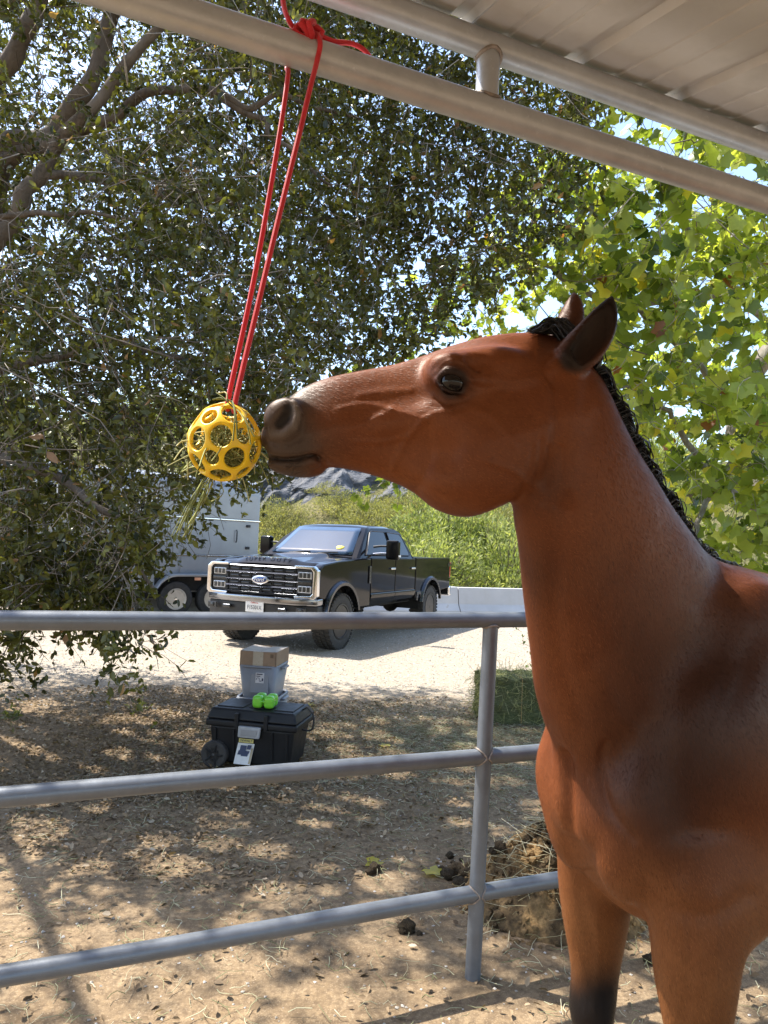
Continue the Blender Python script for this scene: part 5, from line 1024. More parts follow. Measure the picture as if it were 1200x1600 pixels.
# ================================================================== HORSE
def horse_field():
    parts = []
    def tubeP(T, B, hw, k, n=4, exp=2.0, caps=(1, 1), sub=False, tag=None, taper=0.0):
        """stations given by top and bottom points and a half width across"""
        T, B, hw = np.asarray(T, float), np.asarray(B, float), np.asarray(hw, float)
        m = (len(T) - 1) * n + 1
        T2, B2, h2 = spline(T, m), spline(B, m), spline(hw[:, None], m)[:, 0]
        C = (T2 + B2) / 2; U = (T2 - B2) / 2; hu = np.linalg.norm(U, axis=1); U /= hu[:, None]
        ax = np.gradient(C, axis=0); ax /= np.linalg.norm(ax, axis=1)[:, None]
        W = np.cross(ax, U); W /= np.linalg.norm(W, axis=1)[:, None]; W[W[:, 1] < 0] *= -1
        N = np.cross(U, W); N *= np.sign((N * ax).sum(1))[:, None]
        lo = (C - np.maximum(hu, h2)[:, None]).min(0) - .12; hi = (C + np.maximum(hu, h2)[:, None]).max(0) + .12
        parts.append(dict(kind='t', C=C, U=U, W=W, N=N, hu=hu, hw=h2, k=k, e=exp, lo=lo, hi=hi, caps=caps, sub=sub, tag=tag, taper=taper))
    def ell(c, ax3, k, sub=False):
        """ellipsoid: centre and three axis vectors"""
        A = np.asarray(ax3, float); L = np.linalg.norm(A, axis=1); R = A / L[:, None]
        parts.append(dict(kind='e', c=np.asarray(c, float), R=R, L=L, k=k, sub=sub, lo=np.asarray(c) - L.max() - .1, hi=np.asarray(c) + L.max() + .1))
    def cap(path, rad, k, sub=False, closed=False):
        P = np.asarray(path, float); r = np.broadcast_to(np.asarray(rad, float), (len(P),)).copy()
        if closed: P = np.vstack([P, P[:1]]); r = np.append(r, r[0])
        parts.append(dict(kind='c', P=P, r=r, k=k, sub=sub, lo=P.min(0) - r.max() - .1, hi=P.max(0) + r.max() + .1))
    # ---- head, in a plane turned a little towards the camera
    psi = math.radians(7); fwd = np.array([-math.cos(psi), -math.sin(psi), 0]); lat = np.array([-math.sin(psi), math.cos(psi), 0])
    P0 = np.array([0.36, 1.40, 0])
    def H(px, py, off=0.0):                          # point of the head's middle plane, shifted sideways by off (towards the far side)
        d = ray(px, py); o = np.array([0, 0, EYE]); p0 = P0 + lat * off
        t = (p0 - o) @ lat / (d @ lat); return o + d * t
    hs = [((417, 664), (415, 700), .030), ((424, 650), (424, 720), .042), ((442, 631), (445, 736), .049), ((470, 608), (470, 742), .053), ((510, 591), (514, 730), .053), ((560, 580), (562, 737), .052),
          ((610, 571), (605, 750), .056), ((655, 558), (645, 768), .064), ((700, 542), (682, 796), .076), ((750, 528), (727, 808), .084),
          ((800, 521), (770, 796), .084), ((848, 522), (818, 770), .078), ((885, 534), (858, 730), .068)]
    tubeP([H(*a) for a, b, w in hs], [H(*b) for a, b, w in hs], [w for a, b, w in hs], 0.0, exp=2.3, taper=.42)
    m = 1110 / 1.36
    near = -lat
    for s in (-1, 1):
        # cheek, brow, eye socket rim, cheekbone ridge
        ell(H(735, 705, s * .045), [fwd * .108, np.array([0, 0, .103]), lat * .048], .035)
        ell(H(712, 590, s * .052), [fwd * .060, np.array([0, 0, .046]), lat * .052], .028)
        ell(H(702, 574, s * .050), [fwd * .036, np.array([0, 0, .020]), lat * .049], .022)
        ell(H(775, 575, s * .046), [fwd * .075, np.array([0, 0, .042]), lat * .034], .03)
        cap([H(720, 650, s * .052), H(655, 660, s * .046), H(600, 668, s * .040)], [.016, .012, .008], .045)
        ell(H(752, 566, s * .094), [fwd * .026, np.array([0, 0, .018]), lat * .016], .015, sub=True)
        ell(H(630, 705, s * .092), [fwd * .085, np.array([0, 0, .030]), lat * .030], .06, sub=True)
        # nostril
        ell(H(446, 656, s * .034), [fwd * .040, np.array([0, 0, .041]), lat * .025], .018)
    # lips and chin
    ell(H(452, 726), [fwd * .040, np.array([0, 0, .020]), lat * .040], .012)
    ell(H(482, 732), [fwd * .030, np.array([0, 0, .016]), lat * .034], .012)
    # ---- neck
    ns = [((872, 540, 1.40), (800, 700, 1.395), .066), ((925, 578, 1.41), (806, 800, 1.40), .074), ((962, 650, 1.44), (819, 868, 1.42), .083),
          ((1000, 722, 1.49), (829, 950, 1.45), .095), ((1043, 795, 1.56), (843, 1040, 1.49), .112), ((1092, 860, 1.65), (858, 1120, 1.54), .14),
          ((1165, 902, 1.76), (895, 1195, 1.60), .17), ((1260, 935, 1.92), (985, 1270, 1.72), .20)]
    tubeP([at(*a) for a, b, w in ns], [at(*b) for a, b, w in ns], [w for a, b, w in ns], .035, exp=2.15)
    # ---- trunk and legs in the body's own frame
    a = math.radians(BODY_A); f = np.array([-math.cos(a), -math.sin(a), 0]); r = np.array([-math.sin(a), math.cos(a), 0]); O = np.array([*BODY_O, 0])
    BF = lambda fw, lt, z: O + f * fw + r * lt + np.array([0, 0, z])
    ts = [(.19, 1.20, 1.00, .09), (.14, 1.34, .90, .145), (.05, 1.46, .82, .185), (-.10, 1.555, .78, .215), (-.28, 1.60, .76, .24), (-.6, 1.535, .76, .28),
          (-1.0, 1.515, .80, .30), (-1.35, 1.56, .92, .28), (-1.6, 1.50, 1.02, .22), (-1.74, 1.38, 1.10, .12)]
    tubeP([BF(x, 0, t) for x, t, b, w in ts], [BF(x, 0, b) for x, t, b, w in ts], [w for x, t, b, w in ts], .07, exp=2.3)
    up = np.array([0, 0, 1.0])
    for s in (-1, 1):
        ell(BF(.125, s * .080, 1.05), [f * .080, r * .080, up * .160], .035)                       # breast muscle
        ell(BF(.08, s * .145, 1.12), [f * .11, r * .055, up * .12], .07)                         # point of the shoulder
        ell(BF(-.07, s * .20, 1.22), [(f * .55 - up * .83) * .13, r * .06, (f * .83 + up * .55) * .20], .09)
        ell(BF(-.16, s * .16, 1.38), [f * .11, r * .05, up * .19], .10)                           # shoulder blade
        ell(BF(-.08, s * .165, .93), [f * .14, r * .075, up * .14], .07)                          # triceps / elbow
        FL = [(1.05, .01, .14, .075), (.93, .0, .122, .088), (.82, .0, .102, .082), (.70, .0, .080, .068), (.59, .0, .060, .054), (.50, .006, .054, .054), (.43, .0, .041, .041),
              (.36, -.005, .034, .028), (.2, -.005, .032, .028), (.14, .0, .042, .036), (.095, .02, .036, .033), (.07, .032, .052, .05), (.0, .045, .072, .064)]
        l0 = s * .155
        tubeP([BF(c + h, l0 * (1 if z < .9 else .95), z) for z, c, h, w in FL], [BF(c - h, l0 * (1 if z < .9 else .95), z) for z, c, h, w in FL], [w for z, c, h, w in FL], .035, n=3)
        HL = [(1.2, -1.40, .23, .12), (.98, -1.39, .18, .11), (.82, -1.44, .12, .085), (.66, -1.53, .075, .06), (.55, -1.58, .066, .05), (.45, -1.57, .045, .04),
              (.3, -1.55, .035, .03), (.16, -1.54, .043, .037), (.095, -1.51, .038, .035), (.07, -1.50, .052, .05), (.0, -1.48, .072, .064)]
        l1 = s * .15
        tubeP([BF(c + h, l1, z) for z, c, h, w in HL], [BF(c - h, l1, z) for z, c, h, w in HL], [w for z, c, h, w in HL], .06, n=2)
    # inner forearm muscle seen on the far leg, hollow under the breast
    # ---- ears
    E1 = [((868, 546), (903, 590), .020), ((882, 528), (930, 570), .026), ((905, 505), (952, 542), .026), ((928, 482), (964, 512), .020), ((945, 468), (965, 485), .012), ((954, 461), (960, 467), .005)]
    eo = -.052
    tubeP([H(*x, eo) for x, y, w in E1], [H(*y, eo) for x, y, w in E1], [w for x, y, w in E1], .014, tag='ear')
    E1i = [((893, 545), (912, 570), .012), ((905, 520), (940, 550), .019), ((920, 500), (954, 528), .018), ((937, 480), (962, 500), .012), ((948, 469), (960, 480), .006)]
    tubeP([H(*x, eo - .020) for x, y, w in E1i], [H(*y, eo - .020) for x, y, w in E1i], [w for x, y, w in E1i], .006, sub=True)
    E2 = [((853, 530), (900, 545), .022), ((864, 508), (909, 522), .026), ((874, 490), (912, 498), .024), ((883, 474), (911, 482), .018), ((891, 462), (907, 468), .011), ((895, 456), (899, 459), .005)]
    tubeP([H(*x, .060) for x, y, w in E2], [H(*y, .060) for x, y, w in E2], [w for x, y, w in E2], .014, tag='ear')
    # nostril holes, eyelids, eye sockets
    for s in (-1, 1):
        q = s
        cap([H(453, 638, q * .070), H(445, 651, q * .068), H(435, 665, q * .062)], [.010, .0165, .013], .006, sub=True)
        cap([H(447, 626, q * .047), H(460, 630, q * .056), H(467, 646, q * .061), H(461, 666, q * .060), H(446, 679, q * .053), H(428, 681, q * .040)], [.004, .006, .0075, .0075, .006, .005], .010)
    for s in (-1, 1):
        ec = H(706, 598, s * .103)
        ell(ec, [(fwd * .93 + up * .37) * .0265, (up * .93 - fwd * .37) * .0185, lat * .020], .005, sub=True)
    for s in (-1, 1):
        ex, ey = (-fwd * .95 - up * .31), (up * .95 - fwd * .31)
        ring = []
        for k in range(20):
            t = 2 * math.pi * k / 20
            ring.append(H(706, 598, s * (.1000 - .012 * abs(math.cos(t)) ** 2 - .003 * (math.sin(t) < 0))) + ex * .0285 * math.cos(t) + ey * (.0185 if math.sin(t) > 0 else .0165) * math.sin(t))
        rr = [.0056 if 0 < k < 10 else .0040 for k in range(20)]
        cap(ring, rr, .008, closed=True)
    return parts, H, BF, lat, fwd, f, r

def eval_field(parts, P):
    D = np.full(len(P), 1.0, np.float32)
    P = P.astype(np.float32)
    def smin(a, b, k):
        if k <= 0: return np.minimum(a, b)
        h = np.clip(.5 + .5 * (b - a) / k, 0, 1); return b + (a - b) * h - k * h * (1 - h)
    for p in parts:
        idx = np.nonzero(((P > p['lo']) & (P < p['hi'])).all(1))[0]
        if len(idx) == 0: continue
        Q = P[idx]; d = np.full(len(Q), 1.0, np.float32)
        if p['kind'] == 'e':
            q = ((Q - p['c'].astype(np.float32)) @ p['R'].T.astype(np.float32)) / p['L'].astype(np.float32)
            rr = np.linalg.norm(q, axis=1); g = np.linalg.norm(q / p['L'].astype(np.float32), axis=1) + 1e-6
            d = rr * (rr - 1) / g
        elif p['kind'] == 'c':
            A = p['P'].astype(np.float32); R = p['r']
            for i in range(len(A) - 1):
                e = A[i + 1] - A[i]; t = np.clip((Q - A[i]) @ e / (e @ e + 1e-12), 0, 1)
                d = np.minimum(d, np.linalg.norm(Q - A[i] - t[:, None] * e, axis=1) - (R[i] + (R[i + 1] - R[i]) * t))
        else:
            C, U, W, N = (p[x].astype(np.float32) for x in 'CUWN'); hu, hw = p['hu'].astype(np.float32), p['hw'].astype(np.float32); m = len(C); e = p['e']
            for i in range(m - 1):
                a = (Q - C[i]) @ N[i]; b = (Q - C[i + 1]) @ N[i + 1]
                ok = (a >= (-.2 if i == 0 else -1e-4)) & (b <= (.2 if i == m - 2 else 1e-4))
                ii = np.nonzero(ok)[0]
                if len(ii) == 0: continue
                a, b, q = a[ii], b[ii], Q[ii]
                t = np.clip(a / (a - b + 1e-9), 0, 1); t = np.where(a < 0, 0, np.where(b > 0, 1, t)).astype(np.float32)[:, None]
                c = C[i] + (C[i + 1] - C[i]) * t; u = U[i] + (U[i + 1] - U[i]) * t; w = W[i] + (W[i + 1] - W[i]) * t
                h1 = (hu[i] + (hu[i + 1] - hu[i]) * t)[:, 0]; h2 = (hw[i] + (hw[i + 1] - hw[i]) * t)[:, 0]
                v = q - c; x = (v * u).sum(1) / h1; h2 = h2 * (1 - p['taper'] * np.clip(x, -.25, 1)); x = np.abs(x); y = np.abs((v * w).sum(1)) / h2
                rr = (x ** e + y ** e) ** (1 / e)
                over = np.maximum(0, np.maximum(-a if i == 0 else 0, b if i == m - 2 else 0)) if (i == 0 or i == m - 2) else 0
                if i == 0 or i == m - 2:
                    cr = .45 * np.minimum(h1, h2); rr = np.sqrt(rr ** 2 + (over / cr) ** 2)
                L = np.linalg.norm(v, axis=1); dd = np.where(rr > 1e-3, L * (1 - 1 / np.maximum(rr, 1e-3)), -np.minimum(h1, h2))
                dd = np.where(rr < .25, -.75 * np.minimum(h1, h2), dd)
                d[ii] = np.minimum(d[ii], dd)
        if p['sub']: D[idx] = -smin(-D[idx], d, p['k'])
        else: D[idx] = smin(D[idx], d, p['k'])
    return D

def surface_nets(xs, ys, zs, F):
    nx, ny, nz = F.shape; ins = F < 0
    s = np.zeros((nx - 1, ny - 1, nz - 1), np.int8)
    for dx in (0, 1):
        for dy in (0, 1):
            for dz in (0, 1): s += ins[dx:nx - 1 + dx, dy:ny - 1 + dy, dz:nz - 1 + dz]
    I, J, K = np.nonzero((s > 0) & (s < 8)); del s
    vid = np.full((nx - 1, ny - 1, nz - 1), -1, np.int32); vid[I, J, K] = np.arange(len(I))
    acc = np.zeros((len(I), 3)); cnt = np.zeros(len(I))
    cor = [(x, y, z) for x in (0, 1) for y in (0, 1) for z in (0, 1)]
    val = {c: F[I + c[0], J + c[1], K + c[2]] for c in cor}
    for c in cor:
        for axn in range(3):
            if c[axn] == 0:
                e = list(c); e[axn] = 1; e = tuple(e); a, b = val[c], val[e]; mk = (a < 0) != (b < 0)
                t = np.where(mk, a / (a - b + 1e-12), 0)
                g = [xs[I + c[0]], ys[J + c[1]], zs[K + c[2]]]; h = [xs[I + e[0]], ys[J + e[1]], zs[K + e[2]]]
                for q in range(3): acc[:, q] += np.where(mk, g[q] + (h[q] - g[q]) * t, 0)
                cnt += mk
    V = acc / cnt[:, None]; quads = []
    for axn in range(3):
        sl0 = [slice(None)] * 3; sl1 = [slice(None)] * 3; sl0[axn] = slice(0, -1); sl1[axn] = slice(1, None)
        A, B = ins[tuple(sl0)], ins[tuple(sl1)]
        i, j, k = np.nonzero(A != B); flip = A[i, j, k]
        o = [(1, 2), (2, 0), (0, 1)][axn]; base = np.stack([i, j, k], 1)
        ok = (base[:, o[0]] > 0) & (base[:, o[1]] > 0) & (base[:, o[0]] < vid.shape[o[0]]) & (base[:, o[1]] < vid.shape[o[1]])
        base, flip = base[ok], flip[ok]; q = []
        for (da, db) in ((-1, -1), (0, -1), (0, 0), (-1, 0)):
            b2 = base.copy(); b2[:, o[0]] += da; b2[:, o[1]] += db; q.append(vid[b2[:, 0], b2[:, 1], b2[:, 2]])
        q = np.stack(q, 1); q[~flip] = q[~flip][:, ::-1]; quads.append(q)
    Q = np.vstack(quads); Q = Q[(Q >= 0).all(1)]
    return V, Q

def vnormals(V, Q):
    n = np.cross(V[Q[:, 2]] - V[Q[:, 0]], V[Q[:, 3]] - V[Q[:, 1]]); N = np.zeros_like(V)
    for k in range(4): np.add.at(N, Q[:, k], n)
    return N / (np.linalg.norm(N, axis=1)[:, None] + 1e-12)
def laplace(V, Q, it, w=.5):
    e = np.vstack([Q[:, [0, 1]], Q[:, [1, 2]], Q[:, [2, 3]], Q[:, [3, 0]]])
    for _ in range(it):
        A = np.zeros_like(V); c = np.bincount(e[:, 0], minlength=len(V)) + np.bincount(e[:, 1], minlength=len(V))
        for q in range(3):
            A[:, q] = np.bincount(e[:, 0], weights=V[e[:, 1], q], minlength=len(V)) + np.bincount(e[:, 1], weights=V[e[:, 0], q], minlength=len(V))
        V = V + w * (A / c[:, None] - V)
    return V
def poly_dist(P, path):
    d = np.full(len(P), 1e6); A = np.asarray(path)
    for i in range(len(A) - 1):
        e = A[i + 1] - A[i]; t = np.clip((P - A[i]) @ e / (e @ e), 0, 1); d = np.minimum(d, np.linalg.norm(P - A[i] - t[:, None] * e, axis=1))
    return d
def sstep(a, b, x):
    t = np.clip((x - a) / (b - a), 0, 1); return t * t * (3 - 2 * t)

BODY_A, BODY_O = 24.0, (0.633, 1.675)

def build_horse():
    parts, H, BF, lat, fwd, f, r = horse_field()
    seg = lambda a, b, h: list(np.arange(a, b - h * .5, h))
    xs = np.array(seg(-.27, .50, .0036) + seg(.50, 1.25, .008) + seg(1.25, 2.75, .016))
    ys = np.array(seg(1.12, 1.60, .0042) + seg(1.60, 2.9, .0095)); zs = np.array(seg(-.03, 1.60, .0085) + seg(1.60, 2.235, .0036))
    S = 4
    xs, ys, zs = (g[:len(g) - (len(g) - 1) % S] for g in (xs, ys, zs))
    cx, cy, cz = xs[::S], ys[::S], zs[::S]
    G = np.stack(np.meshgrid(cx, cy, cz, indexing='ij'), -1); sh = G.shape[:3]
    Fc = eval_field(parts, G.reshape(-1, 3)).reshape(sh)
    mn = np.full(tuple(x - 1 for x in sh), 9.0, np.float32)
    for dx in (0, 1):
        for dy in (0, 1):
            for dz in (0, 1): mn = np.minimum(mn, np.abs(Fc[dx:sh[0] - 1 + dx, dy:sh[1] - 1 + dy, dz:sh[2] - 1 + dz]))
    dg = np.sqrt(np.diff(cx)[:, None, None] ** 2 + np.diff(cy)[None, :, None] ** 2 + np.diff(cz)[None, None, :] ** 2)
    act = mn < dg * .9
    F = np.repeat(np.repeat(np.repeat(np.sign(Fc), S, 0), S, 1), S, 2)[:len(xs), :len(ys), :len(zs)].astype(np.float32)
    need = np.zeros(F.shape, bool); ai, aj, ak = np.nonzero(act)
    for dx in range(S + 1):
        for dy in range(S + 1):
            for dz in range(S + 1): need[ai * S + dx, aj * S + dy, ak * S + dz] = True
    I, J, K = np.nonzero(need); del need
    F[I, J, K] = eval_field(parts, np.stack([xs[I], ys[J], zs[K]], 1))
    V, Q = surface_nets(xs, ys, zs, F); del F
    V = laplace(V, Q, 3, .5)
    # keep only the connected body (drop stray cells)
    N = vnormals(V, Q)
    # --- carved detail: mouth, chin groove, creases, veins, muscle lines
    def carve(path, width, depth):
        d = poly_dist(V, path); w = np.exp(-(d / width) ** 2); V[:] = V - N * (w * depth)[:, None]
    for s in (1,):
        carve([H(418, 716, s * .01), H(428, 719, s * .030), H(445, 720, s * .044), H(470, 718, s * .047), H(498, 718, s * .046)], .0050, .013)
    # the side towards the camera, drawn from the photograph's outlines
    vp = proj(V); eyev = np.array([0, 0, EYE]) - V; eyev /= np.linalg.norm(eyev, axis=1)[:, None]; fc_ = (N * eyev).sum(1); fade = sstep(.10, .35, fc_); facing = fc_ > .10; onhead = facing & (V[:, 2] > 1.55) & (V[:, 1] < 1.5)
    def carve_px(path, wpx, depth, mask=None):
        P2 = spline(path, max(8, 4 * len(path))) if len(path) > 2 else np.asarray(path, float); sel = np.nonzero(onhead if mask is None else mask)[0]; d = poly_dist(np.c_[vp[sel, :2], np.zeros(len(sel))], np.c_[P2, np.zeros(len(P2))])
        V[sel] -= N[sel] * (np.exp(-(d / wpx) ** 2) * depth * fade[sel])[:, None]
    carve_px([(414, 714), (428, 717), (445, 719), (470, 717), (488, 713), (498, 717)], 3.6, .012)
    carve_px([(424, 729), (446, 733), (472, 729), (492, 722)], 6, -.0030)                      # lower lip swells under the line
    carve_px([(418, 706), (445, 709), (475, 706), (496, 703)], 6, -.0022)
    carve_px([(498, 716), (505, 722), (503, 731), (492, 736)], 4, .0045)
    carve_px([(505, 722), (520, 732), (545, 738)], 5, .0035)
    carve_px([(505, 708), (514, 714), (524, 724)], 3.5, .0016)
    carve_px([(428, 690), (450, 690), (480, 684)], 7, .0018)
    carve_px([(470, 640), (476, 660), (470, 680), (452, 692)], 6, .0030)                       # fold round the nostril
    carve_px([(415, 668), (420, 688), (430, 694)], 4, .003)
    for path, w_, d_ in (([(702, 640), (668, 652), (640, 680), (624, 708), (612, 735)], 5, -.0028), ([(660, 655), (612, 640), (570, 632), (528, 640)], 4.5, -.0020), ([(612, 640), (585, 655), (552, 668)], 4, -.0016), ([(640, 680), (600, 690), (556, 690)], 4, -.0015),
                         ([(740, 640), (775, 655), (803, 695)], 7, -.0020), ([(745, 592), (790, 597), (840, 590)], 10, -.0030), ([(640, 610), (600, 612), (560, 618)], 6, -.0015), ([(760, 720), (800, 735), (830, 760)], 6, -.0018),
                         ([(680, 622), (700, 632), (730, 624)], 3.2, .0022), ([(676, 634), (700, 643), (726, 636)], 3.0, .0014), ([(680, 586), (697, 569), (722, 570), (740, 588)], 3.4, .0030), ([(676, 578), (697, 560), (726, 561), (748, 580)], 3.6, .0018), ([(738, 600), (752, 606), (770, 606)], 3.0, .0014),
                         ([(868, 588), (872, 640), (868, 700), (850, 752)], 11, .0070), ([(866, 600), (848, 576), (868, 552)], 5, .0030), ([(846, 690), (842, 730), (830, 772)], 5, .0024), ([(860, 700), (858, 740), (848, 785)], 5, .0026), ([(880, 700), (876, 745), (868, 790)], 5, .0022), ([(832, 700), (826, 738), (812, 776)], 5, .0020),
                         ([(648, 772), (664, 740), (672, 700), (668, 670)], 9, .0030)):
        carve_px(path, w_, d_)
    bodyf = facing & (V[:, 0] > .2)
    for path, w_, d_ in (([(884, 800), (872, 880), (868, 960), (880, 1050), (905, 1120)], 16, .0060), ([(1128, 900), (1060, 1000), (1000, 1110), (955, 1180)], 22, .0060), ([(945, 1165), (938, 1205), (950, 1260), (990, 1310)], 7, .0060), ([(930, 1050), (960, 1110), (1000, 1150)], 16, -.0030),
                         ([(1180, 1000), (1120, 1130), (1075, 1260), (1060, 1360)], 20, .0045), ([(930, 1420), (934, 1500), (928, 1580)], 4, -.0022), ([(1075, 1420), (1080, 1500), (1070, 1590)], 9, .0028), ([(1120, 1400), (1118, 1500), (1110, 1590)], 8, -.0025), ([(905, 1390), (915, 1440), (930, 1480)], 8, .0028),
                         ([(1010, 1380), (1050, 1420), (1110, 1430), (1170, 1400)], 14, .0045), ([(1000, 860), (960, 960), (940, 1060)], 20, -.003), ([(1080, 960), (1020, 1060), (980, 1130)], 16, -.0025), ([(1150, 1050), (1110, 1160), (1090, 1230)], 10, -.0025), ([(920, 640), (900, 700), (890, 760)], 12, -.003)):
        carve_px(path, w_, d_, bodyf)
    carve([BF(.24, 0, 1.18), BF(.235, 0, 1.05), BF(.22, 0, .93), BF(.17, 0, .86)], .022, .022)     # groove down the breast
    carve([BF(.15, -.02, .93), BF(.13, .06, .90), BF(.09, .12, .90)], .016, .010)
    N = vnormals(V, Q)
    # --- slow uneven surface of a living body
    ph = V @ np.array([[9, 4, 3], [3, 11, -5], [-4, 6, 10.]]).T
    body = sstep(.30, .6, V[:, 0]) 
    V = V + N * (np.sin(ph[:, 0] * 1.7) * np.sin(ph[:, 1] * 1.3 + 1) * np.sin(ph[:, 2] * 1.5 + 2) * .004 * body)[:, None]
    # --- coat colour from anatomy: black lower legs, dark muzzle, dark ear insides, darker shoulder that is partly painted shade
    px = proj(V); X, Y = px[:, 0], px[:, 1]
    head = (V[:, 2] > 1.6) & (V[:, 0] < .48)
    coat = np.array([.188, .054, .0170]); dark = np.array([.030, .012, .008]); black = np.array([.010, .009, .0095])
    muz = np.array([.062, .045, .034]); tan = np.array([.23, .095, .031])
    col = np.tile(coat, (len(V), 1))
    def blend(c, w): 
        nonlocal col
        col = col * (1 - w[:, None]) + c * w[:, None]
    t = (V - H(415, 690)) @ (-fwd)                       # distance back from the muzzle tip
    lz = (V @ np.array([0, 0, 1.]))
    wob = .012 * np.sin(V[:, 2] * 55) + .010 * np.sin(V[:, 0] * 48 + 1)
    blend(tan, .55 * sstep(1.0, .6, lz) * (V[:, 0] > .2))
    blend(tan, .35 * sstep(1.15, .9, lz) * (V[:, 0] > .2))
    blend(muz, np.where(head, sstep(.165, .055, t + wob + .35 * np.maximum(0, (V[:, 2] - H(500, 640)[2]))), 0) * .92)
    blend(np.array([.22, .175, .145]), np.where(head, np.exp(-(poly_dist(V, [H(457, 632, -.057), H(465, 648, -.062), H(459, 666, -.060), H(442, 677, -.053), H(428, 679, -.042)]) / .008) ** 2), 0) * .6)
    blend(black, sstep(.66, .54, lz + .03 * np.sin(V[:, 0] * 30)) )
    eard = np.where(head & (Y < 600) & (X > 840), sstep(1.965, 2.05, lz), 0); blend(dark, eard * .75)
    epx = poly_dist(np.c_[X, Y, 0 * X], np.array([(900, 558, 0), (920, 535, 0), (945, 500, 0), (957, 465, 0.)])); blend(np.array([.014, .008, .006]), np.where(head & (V[:, 1] < 1.385) & (Y < 585), sstep(34, 16, epx), 0) * .95)
    for s in (-1, 1):
        d = np.linalg.norm(V - H(706, 598, s * .097), axis=1); blend(np.array([.012, .009, .009]), np.where(head, sstep(.036, .023, d), 0)); blend(dark, np.where(head, sstep(.065, .03, d), 0) * .5)
    me_d = poly_dist(np.c_[X, Y, 0 * X], np.c_[spline([(414, 714), (428, 717), (445, 719), (470, 717), (488, 713), (498, 717)], 20), np.zeros(20)]); blend(black, np.where(head & (V[:, 1] < 1.36), np.exp(-(me_d / 3.0) ** 2), 0) * .9)
    inn = poly_dist(V, [H(890, 560, -.078), H(915, 535, -.080), H(945, 495, -.080), H(955, 470, -.072)])
    blend(np.array([.010, .006, .005]), np.where(head, sstep(.030, .010, inn), 0))
    nd = poly_dist(V, [H(453, 640, -.048), H(447, 652, -.046), H(438, 663, -.042)]); blend(np.array([.008, .006, .006]), np.where(head, sstep(.018, .010, nd), 0))
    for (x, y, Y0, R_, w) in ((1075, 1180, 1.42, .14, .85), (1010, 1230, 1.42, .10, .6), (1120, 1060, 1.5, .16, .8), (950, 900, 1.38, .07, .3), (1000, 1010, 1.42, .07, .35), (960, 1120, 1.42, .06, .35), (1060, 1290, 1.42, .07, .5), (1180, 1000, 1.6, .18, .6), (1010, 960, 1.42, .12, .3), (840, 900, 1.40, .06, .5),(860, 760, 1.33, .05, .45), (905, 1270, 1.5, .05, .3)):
        d = np.linalg.norm((V - at(x, y, Y0)) * np.array([1, .6, .75]), axis=1); blend(dark, w * np.exp(-(d / R_) ** 2))  # mottled coat tone on neck and shoulder, deepened with painted shading
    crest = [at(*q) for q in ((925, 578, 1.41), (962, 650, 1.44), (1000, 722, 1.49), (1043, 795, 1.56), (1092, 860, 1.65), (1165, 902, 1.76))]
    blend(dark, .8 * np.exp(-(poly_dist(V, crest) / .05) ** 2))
    origin = BF(0, 0, 0)
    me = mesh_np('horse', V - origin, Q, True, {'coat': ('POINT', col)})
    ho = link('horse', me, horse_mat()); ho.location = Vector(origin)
    tag(ho, 'bay horse with black mane reaching its nose out to the yellow ball', 'horse')
    # --- short coat: single hairs lying along the body
    q0 = V[Q]; ctr = q0.mean(1); ar = .5 * np.linalg.norm(np.cross(q0[:, 2] - q0[:, 0], q0[:, 3] - q0[:, 1]), axis=1); vis = (ctr[:, 0] < 1.35) & (ctr[:, 2] > .3)
    nose = np.linalg.norm(ctr - H(425, 690), axis=1) < .085
    wgt = ar * vis * np.where(nose, .25, 1.0) * np.where(ctr[:, 2] > 1.55, 1.25, 1.0); nh = 230000; pick = RNG.choice(len(Q), nh, p=wgt / wgt.sum()); u, v = RNG.random((2, nh, 1)); a4 = q0[pick]
    pos = (a4[:, 0] * (1 - u) + a4[:, 1] * u) * (1 - v) + (a4[:, 3] * (1 - u) + a4[:, 2] * u) * v
    nn = N[Q[pick, 0]]; hd = (pos[:, 2] > 1.62) & (pos[:, 0] < .40); flow = np.where(hd[:, None], -fwd * 1.0 + np.array([0, 0, -.45]), -f * .55 + np.array([0, 0, -1.0])); flow = flow + RNG.normal(0, .22, flow.shape)
    flow -= nn * (flow * nn).sum(1)[:, None]; flow /= np.linalg.norm(flow, axis=1)[:, None] + 1e-9; sd = np.cross(nn, flow)
    hl = RNG.uniform(.007, .014, (nh, 1)) * np.where(hd, .8, 1.0)[:, None]; hw_ = RNG.uniform(.0003, .0006, (nh, 1))
    Vh = np.stack([pos - sd * hw_ - nn * .0005, pos + sd * hw_ - nn * .0005, pos + flow * hl + nn * hl * RNG.uniform(.05, .22, (nh, 1))], 1).reshape(-1, 3)
    hc = col[Q[pick, 0]] * RNG.uniform(.45, 1.5, (nh, 1)); ch = mesh_np('coat', Vh - origin, np.arange(nh * 3).reshape(-1, 3), True, {'coat': ('POINT', np.repeat(hc, 3, 0))})
    co_ = link('coat', ch, coat_hair_mat(), ho); tag(co_, kind='stuff')
    # --- eyes
    for s in (-1, 1):
        mb = MB(); t = bmesh.new(); bmesh.ops.create_uvsphere(t, u_segments=24, v_segments=16, radius=.0240); mb.join(t)
        e = mb.build('eye', eye_mat(), ho); e.location = Vector(H(706, 598, s * .0815) - origin)
